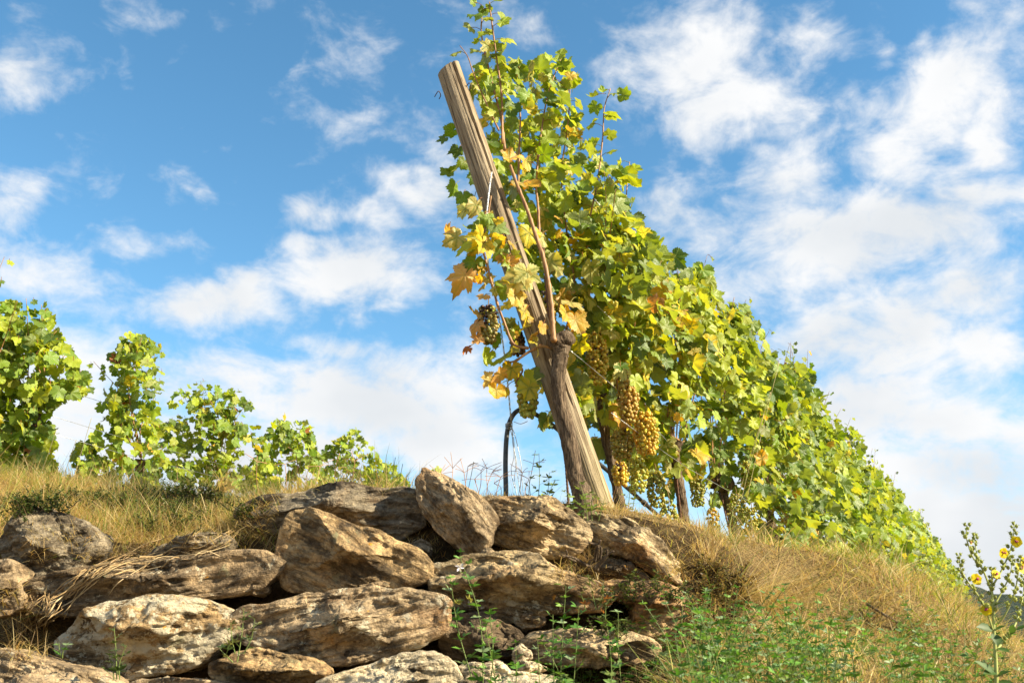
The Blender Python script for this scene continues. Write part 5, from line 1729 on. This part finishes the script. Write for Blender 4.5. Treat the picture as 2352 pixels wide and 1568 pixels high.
clover_plant('reddish green weed under the woody dead roots', [((1370, 1400), (1352, 1325), 3.45), ((1375, 1400), (1385, 1335), 3.45), ((1390, 1420), (1410, 1360), 3.45), ((1345, 1400), (1335, 1365), 3.45)], .019, .016, [(.12, .13, .03), (.25, .10, .03), (.10, .12, .03)], 'leafy_weed', cat='weed')

# ------------------------------------------------------------------ straw, tufts, roots
def straw_strand(mb, pts, r, col, lift=.012):
    p = [on_surface(x, y, lift + random.uniform(0, .012)) for x, y in pts]
    q = smooth_path(p, 6)
    mb.tube(q, np.linspace(r, r * .5, len(q)), 5, (*col, 1))


mb = MB()
guide = np.array([(50, 1450), (100, 1405), (150, 1365), (200, 1325), (250, 1300), (320, 1284), (400, 1272), (480, 1258), (560, 1228)], float)
for k in range(50):
    a, b = sorted((random.uniform(0, 7.2), random.uniform(1.0, 8)))
    if b - a < 1.6: b = min(8, a + 2.2)
    idx = np.linspace(a, b, 6)
    g = np.stack([np.interp(idx, range(9), guide[:, 0]), np.interp(idx, range(9), guide[:, 1])], -1)
    g += RNG.normal(0, 9, 2) + RNG.normal(0, 1.3, (6, 2)) + np.linspace(-1, 1, 6)[:, None] * RNG.normal(0, 9, 2)
    c = np.array(random.choice([(.52, .38, .19), (.58, .45, .26), (.44, .30, .14), (.36, .24, .12)])) * RNG.uniform(.8, 1.15)
    straw_strand(mb, g, RNG.uniform(.0010, .0030), c, .01)
for k in range(26):
    x, y = random.uniform(60, 140), random.uniform(1350, 1420)
    g = [(x, y), (x - random.uniform(5, 40), y + random.uniform(20, 50)), (x - random.uniform(10, 60), y + random.uniform(50, 110))]
    straw_strand(mb, g, .0014, np.array((.40, .27, .13)) * RNG.uniform(.6, 1.1), .02)
tag(mb.build('straw_bundle', M_STRAW), 'bundle of dry straw stalks draped across the long slab at the left', 'straw')


def tuft(label, px, py, n, h0, h1, w, lean=(0, 0), spread=.6, col=None, Y=None, name='grass_tuft'):
    b = on_surface(px, py, 0.0) if Y is None else P(px, py, Y)
    mb = MB()
    base = b + np.stack([RNG.normal(0, .018, n), RNG.normal(0, .012, n), np.zeros(n)], -1)
    c = grass_cols(n, .04) if col is None else np.array(col) * RNG.uniform(.7, 1.2, (n, 1))
    blades(mb, base, RNG.uniform(h0, h1, n), RNG.uniform(w * .6, w, n), RNG.normal(0, spread, (n, 2)) + np.array(lean), c, .3)
    o = mb.build(name, M_GRASS, None, tuple(b))
    return tag(o, label, 'grass tuft', 'tufts of dry grass')


tuft('fan shaped pale dry grass tuft on the sloping pale stone', 1532, 1335, 130, .07, .20, .0022, (-.1, -.2), .55, (.55, .42, .20))
tuft('large straw tuft spilling to the right beyond the wall end', 1690, 1385, 220, .12, .40, .0032, (1.3, -.35), .7)
tuft('second straw tuft sweeping over the bank below the row', 1760, 1400, 130, .10, .32, .003, (1.2, -.2), .6)
tuft('upright dry tuft at the foot of the knotty vine head', 1625, 1290, 90, .08, .26, .0025, (.1, 0), .35)
tuft('dry tuft on the skyline above the rough dark slab', 505, 1130, 110, .06, .17, .0028, (.5, -.2), .5, (.55, .40, .17))
tuft('dead grass tuft under the broad brown stone beside dead roots', 1345, 1290, 70, .06, .16, .002, (-.9, -.5), .6, (.36, .24, .13))
tuft('thin straw tuft between the post foot and the second trunk', 1410, 1190, 50, .06, .20, .002, (.2, -.1), .5, (.58, .42, .18))
tuft('pale tuft in the joint between the smooth boulder and the long slab', 600, 1230, 70, .06, .14, .0022, (-.4, -.7), .7)


def wisp(label, stalks, Y, col=(.52, .30, .17), seed=True):
    """thin flowering grass with finger like seed heads"""
    r = empty('wispy_grass', P(stalks[0][0], 1150, Y), label, 'grass', 'wispy grasses on the skyline')
    mb, hd = MB(), MB()
    for x0, x1, y1 in stalks:
        b, t = P(x0, 1158, Y), P(x1, y1, Y + RNG.uniform(-.12, .12))
        p = smooth_path([b, (b + t) / 2 + RNG.normal(0, .008, 3), t], 6)
        mb.tube(p, .0013, 4, (*col, 1))
        if seed:
            for q in range(random.choice((3, 4, 5))):
                d = np.array([RNG.normal(0, .8), RNG.normal(0, .5), RNG.uniform(-.1, .9)])
                hd.tube(smooth_path([t, t + norm(d) * .025, t + norm(d) * RNG.uniform(.045, .075) + [0, 0, -.006]], 4), .0010, 4, (*(np.array(col) * RNG.uniform(.8, 1.3)), 1))
    mb.build('stalks', M_STRAW, r)
    if seed: hd.build('seed_heads', M_STRAW, r)


wisp('wispy reddish grass left of the black hose on the skyline', [(1030, 1010, 1090), (1050, 1040, 1075), (1060, 1075, 1070), (1080, 1066, 1085), (1090, 1105, 1080), (1105, 1090, 1100), (1115, 1130, 1085), (1125, 1118, 1075), (1140, 1150, 1095), (1150, 1135, 1110)], 4.15)
wisp('wispy grass right of the black hose among the wire tails', [(1190, 1200, 1085), (1205, 1215, 1100), (1215, 1225, 1065)], 4.2)
wisp('thin green grass stalks on the skyline behind the pointed stone', [(905, 925, 1065), (912, 908, 1050), (930, 935, 1090), (1068, 1088, 1060)], 4.3, (.16, .18, .06), False)
wisp('reddish seed stalks above the rough dark slab', [(600, 590, 1060), (640, 655, 1065), (690, 680, 1040), (720, 735, 1070), (760, 770, 1075), (800, 815, 1060), (840, 828, 1085)], 4.3)
wisp('long pale stalks rising in front of the vines right of the knotty head', [(1690, 1770, 900), (1700, 1755, 950), (1712, 1790, 830)], 5.6, (.50, .42, .20), False)
wisp('thin bare stalks crossing the gap of the left row', [(60, 130, 985), (150, 210, 960), (120, 175, 1010)], 4.7, (.30, .27, .14), False)

roots = empty('dead_root', on_surface(1370, 1300, 0), 'woody dead plant stump with brown twigs in the joint beside the broad stone', 'dead plant')
mb = MB()
for x0, y0, x1, y1 in ((1370, 1310, 1352, 1245), (1372, 1310, 1375, 1255), (1365, 1310, 1395, 1262), (1375, 1300, 1410, 1265), (1350, 1300, 1290, 1275), (1355, 1300, 1300, 1262), (1365, 1290, 1380, 1240)):
    a, b = P(x0, y0, 3.62), P(x1, y1, 3.55)
    mb.tube(smooth_path([a, (a + b) / 2 + RNG.normal(0, .012, 3), b], 6), np.linspace(.006, .003, 13), 6)
mb.build('twig', M_BARK, roots)

mb = MB()
mb.tube(smooth_path([on_surface(1990, 1395, .02), on_surface(2030, 1425, .03), on_surface(2080, 1450, .02), on_surface(2130, 1470, .02)], 6), np.linspace(.006, .003, 19), 6)
tag(mb.build('dead_twig', M_BARK), 'dark dead twig lying in the dry turf left of the yellow flowered plant', 'twig')

# ------------------------------------------------------------------ the yellow flowered mullein at the right edge
def c5(pts): return [(x * .286 + 1837.5, y * .286 + 1119.7) for x, y in pts]


YM = 2.55
mul = empty('mullein_plant', P(2290, 1600, YM), 'tall branched mullein with yellow flowers at the right edge', 'flowering plant')
BRANCH = [([(1580, 1700), (1572, 1400), (1556, 1150), (1550, 950), (1540, 800), (1545, 640)], .0052, 0),
          ([(1555, 1160), (1500, 1000), (1440, 880), (1330, 730), (1290, 640), (1278, 540)], .0026, -.06),
          ([(1535, 830), (1460, 640), (1390, 560), (1352, 460), (1334, 380), (1340, 300)], .0026, -.03),
          ([(1520, 770), (1440, 600), (1412, 480), (1400, 370)], .0022, .05),
          ([(1556, 770), (1620, 660), (1690, 500), (1712, 400), (1722, 272)], .0026, .05),
          ([(1590, 1090), (1650, 1010), (1720, 850), (1752, 690), (1778, 545)], .0026, -.05),
          ([(1690, 1180), (1750, 1040), (1792, 860), (1803, 690)], .0026, .08),
          ([(1568, 930), (1640, 800), (1690, 680), (1712, 540)], .0022, .02),
          ([(1580, 1300), (1640, 1230), (1690, 1180)], .003, .04)]
GB = (.38, .42, .10)
for pts, r, dy in BRANCH:
    pp = c5(pts)
    ys = np.linspace(YM, YM + dy, len(pp))
    p = smooth_path([P(x, y, yy) for (x, y), yy in zip(pp, ys)], 8)
    mb = MB()
    mb.tube(p, np.linspace(r, r * .45, len(p)), 7, (.34, .38, .12, 1))
    st = mb.build('stem', M_STEM, mul)
    bm_ = MB()
    Lc = np.linalg.norm(np.diff(p, axis=0), axis=1).sum()
    a = random.uniform(0, 6)
    for u in np.arange(.25 if r < .004 else .6, 1.01, .0100 / Lc):
        c = interp_path(p, [min(u, 1)])[0]
        for _ in range(1 if u < .8 else 2):
            a += 2.4
            o = norm(np.array([math.cos(a), math.sin(a), .5]))
            rr_ = .0052 * (1.15 - .40 * u) * RNG.uniform(.8, 1.2)
            q = c + o * rr_ * 1.6
            V, F = ICO1
            bm_.add(q + V * rr_ * np.array([1, 1, 1.25]), F, None, (*(np.array(GB) * RNG.uniform(.7, 1.25)), 1))
            for s_ in range(3):
                ang = a + s_ * 2.1
                leaflet(bm_, q - o * rr_ * .5, o + .7 * np.array([math.cos(ang), math.sin(ang), .2]), np.array([0, 0, 1.]), rr_ * 2.6, rr_ * 1.0, np.array((.24, .30, .07)) * RNG.uniform(.8, 1.2))
    bm_.build('buds', M_HERB, st)
FL = [(1372, 440, .35), (1735, 430, 1), (1633, 525, 1), (1415, 730, 1), (1572, 695, .9), (1497, 980, 1), (1768, 645, 1), (1797, 590, .8)]
for k, (x, y, s_) in enumerate(FL):
    (px, py), = c5([(x, y)])
    c = P(px, py, YM - .02)
    fm, cm = MB(), MB()
    face = norm(np.array([RNG.uniform(-.6, .7), -1, RNG.uniform(-.2, .5)]))
    e1 = norm(np.cross(face, [0, 0, 1])); e2 = np.cross(e1, face)
    for q in range(5):
        a = q * 2 * math.pi / 5 + k
        d = e1 * math.cos(a) + e2 * math.sin(a)
        sd = np.cross(face, d)
        R0 = .0145 * s_ * RNG.uniform(.9, 1.1)
        uu = np.linspace(0, 1, 6); wv = np.sin(np.clip(uu * .92 + .06, 0, 1) * math.pi) ** .6 * .62 * R0
        rows = []
        for sx in (-1, -.4, .4, 1):
            rows.append(c + d * (uu * R0)[:, None] + sd * (wv * sx)[:, None] + face * (.25 * R0 * uu - .12 * R0 * uu * abs(sx))[:, None])
        v = np.vstack(rows)
        f4 = [[r_ * 6 + i, (r_ + 1) * 6 + i, (r_ + 1) * 6 + i + 1, r_ * 6 + i + 1] for r_ in range(3) for i in range(5)]
        fm.add(v, None, f4, (.68, .56, .0, 1))
    for q in range(5):
        o = norm(face + RNG.normal(0, .35, 3))
        cm.tube(np.array([c, c + o * .007 * s_]), [.0012, .0018], 5, (.36, .05, .13, 1))
    fo_ = fm.build('flower', M_PETAL, mul)
    cm.build('stamens', M_STEM, fo_)
lm = MB()
for x0, y0, x1, y1, w in ((1545, 1135, 1430, 1110, .45), (1560, 950, 1632, 905, .4), (1560, 1150, 1640, 1100, .45), (1560, 1170, 1590, 1260, .75), (1575, 1290, 1690, 1310, .5), (1470, 930, 1430, 915, .4), (1690, 1180, 1720, 1090, .45), (1730, 1140, 1830, 1100, .35),
                          (1575, 1500, 1420, 1380, .35), (1575, 1520, 1690, 1460, .4), (1575, 1480, 1480, 1480, .5), (1580, 1560, 1740, 1570, .45), (1570, 1380, 1500, 1290, .35)):
    (ax_, ay_), (bx_, by_) = c5([(x0, y0), (x1, y1)])
    a, b = P(ax_, ay_, YM), P(bx_, by_, YM - .03)
    leaflet(lm, a, b - a, np.array([.2, -.8, .6]) + RNG.normal(0, .2, 3), np.linalg.norm(b - a), np.linalg.norm(b - a) * w, np.array((.07, .14, .03)) * RNG.uniform(.7, 1.2))
lm.build('leaves', M_HERB, mul)

for o in bpy.data.objects:
    if '_w' in o:
        del o['_w']
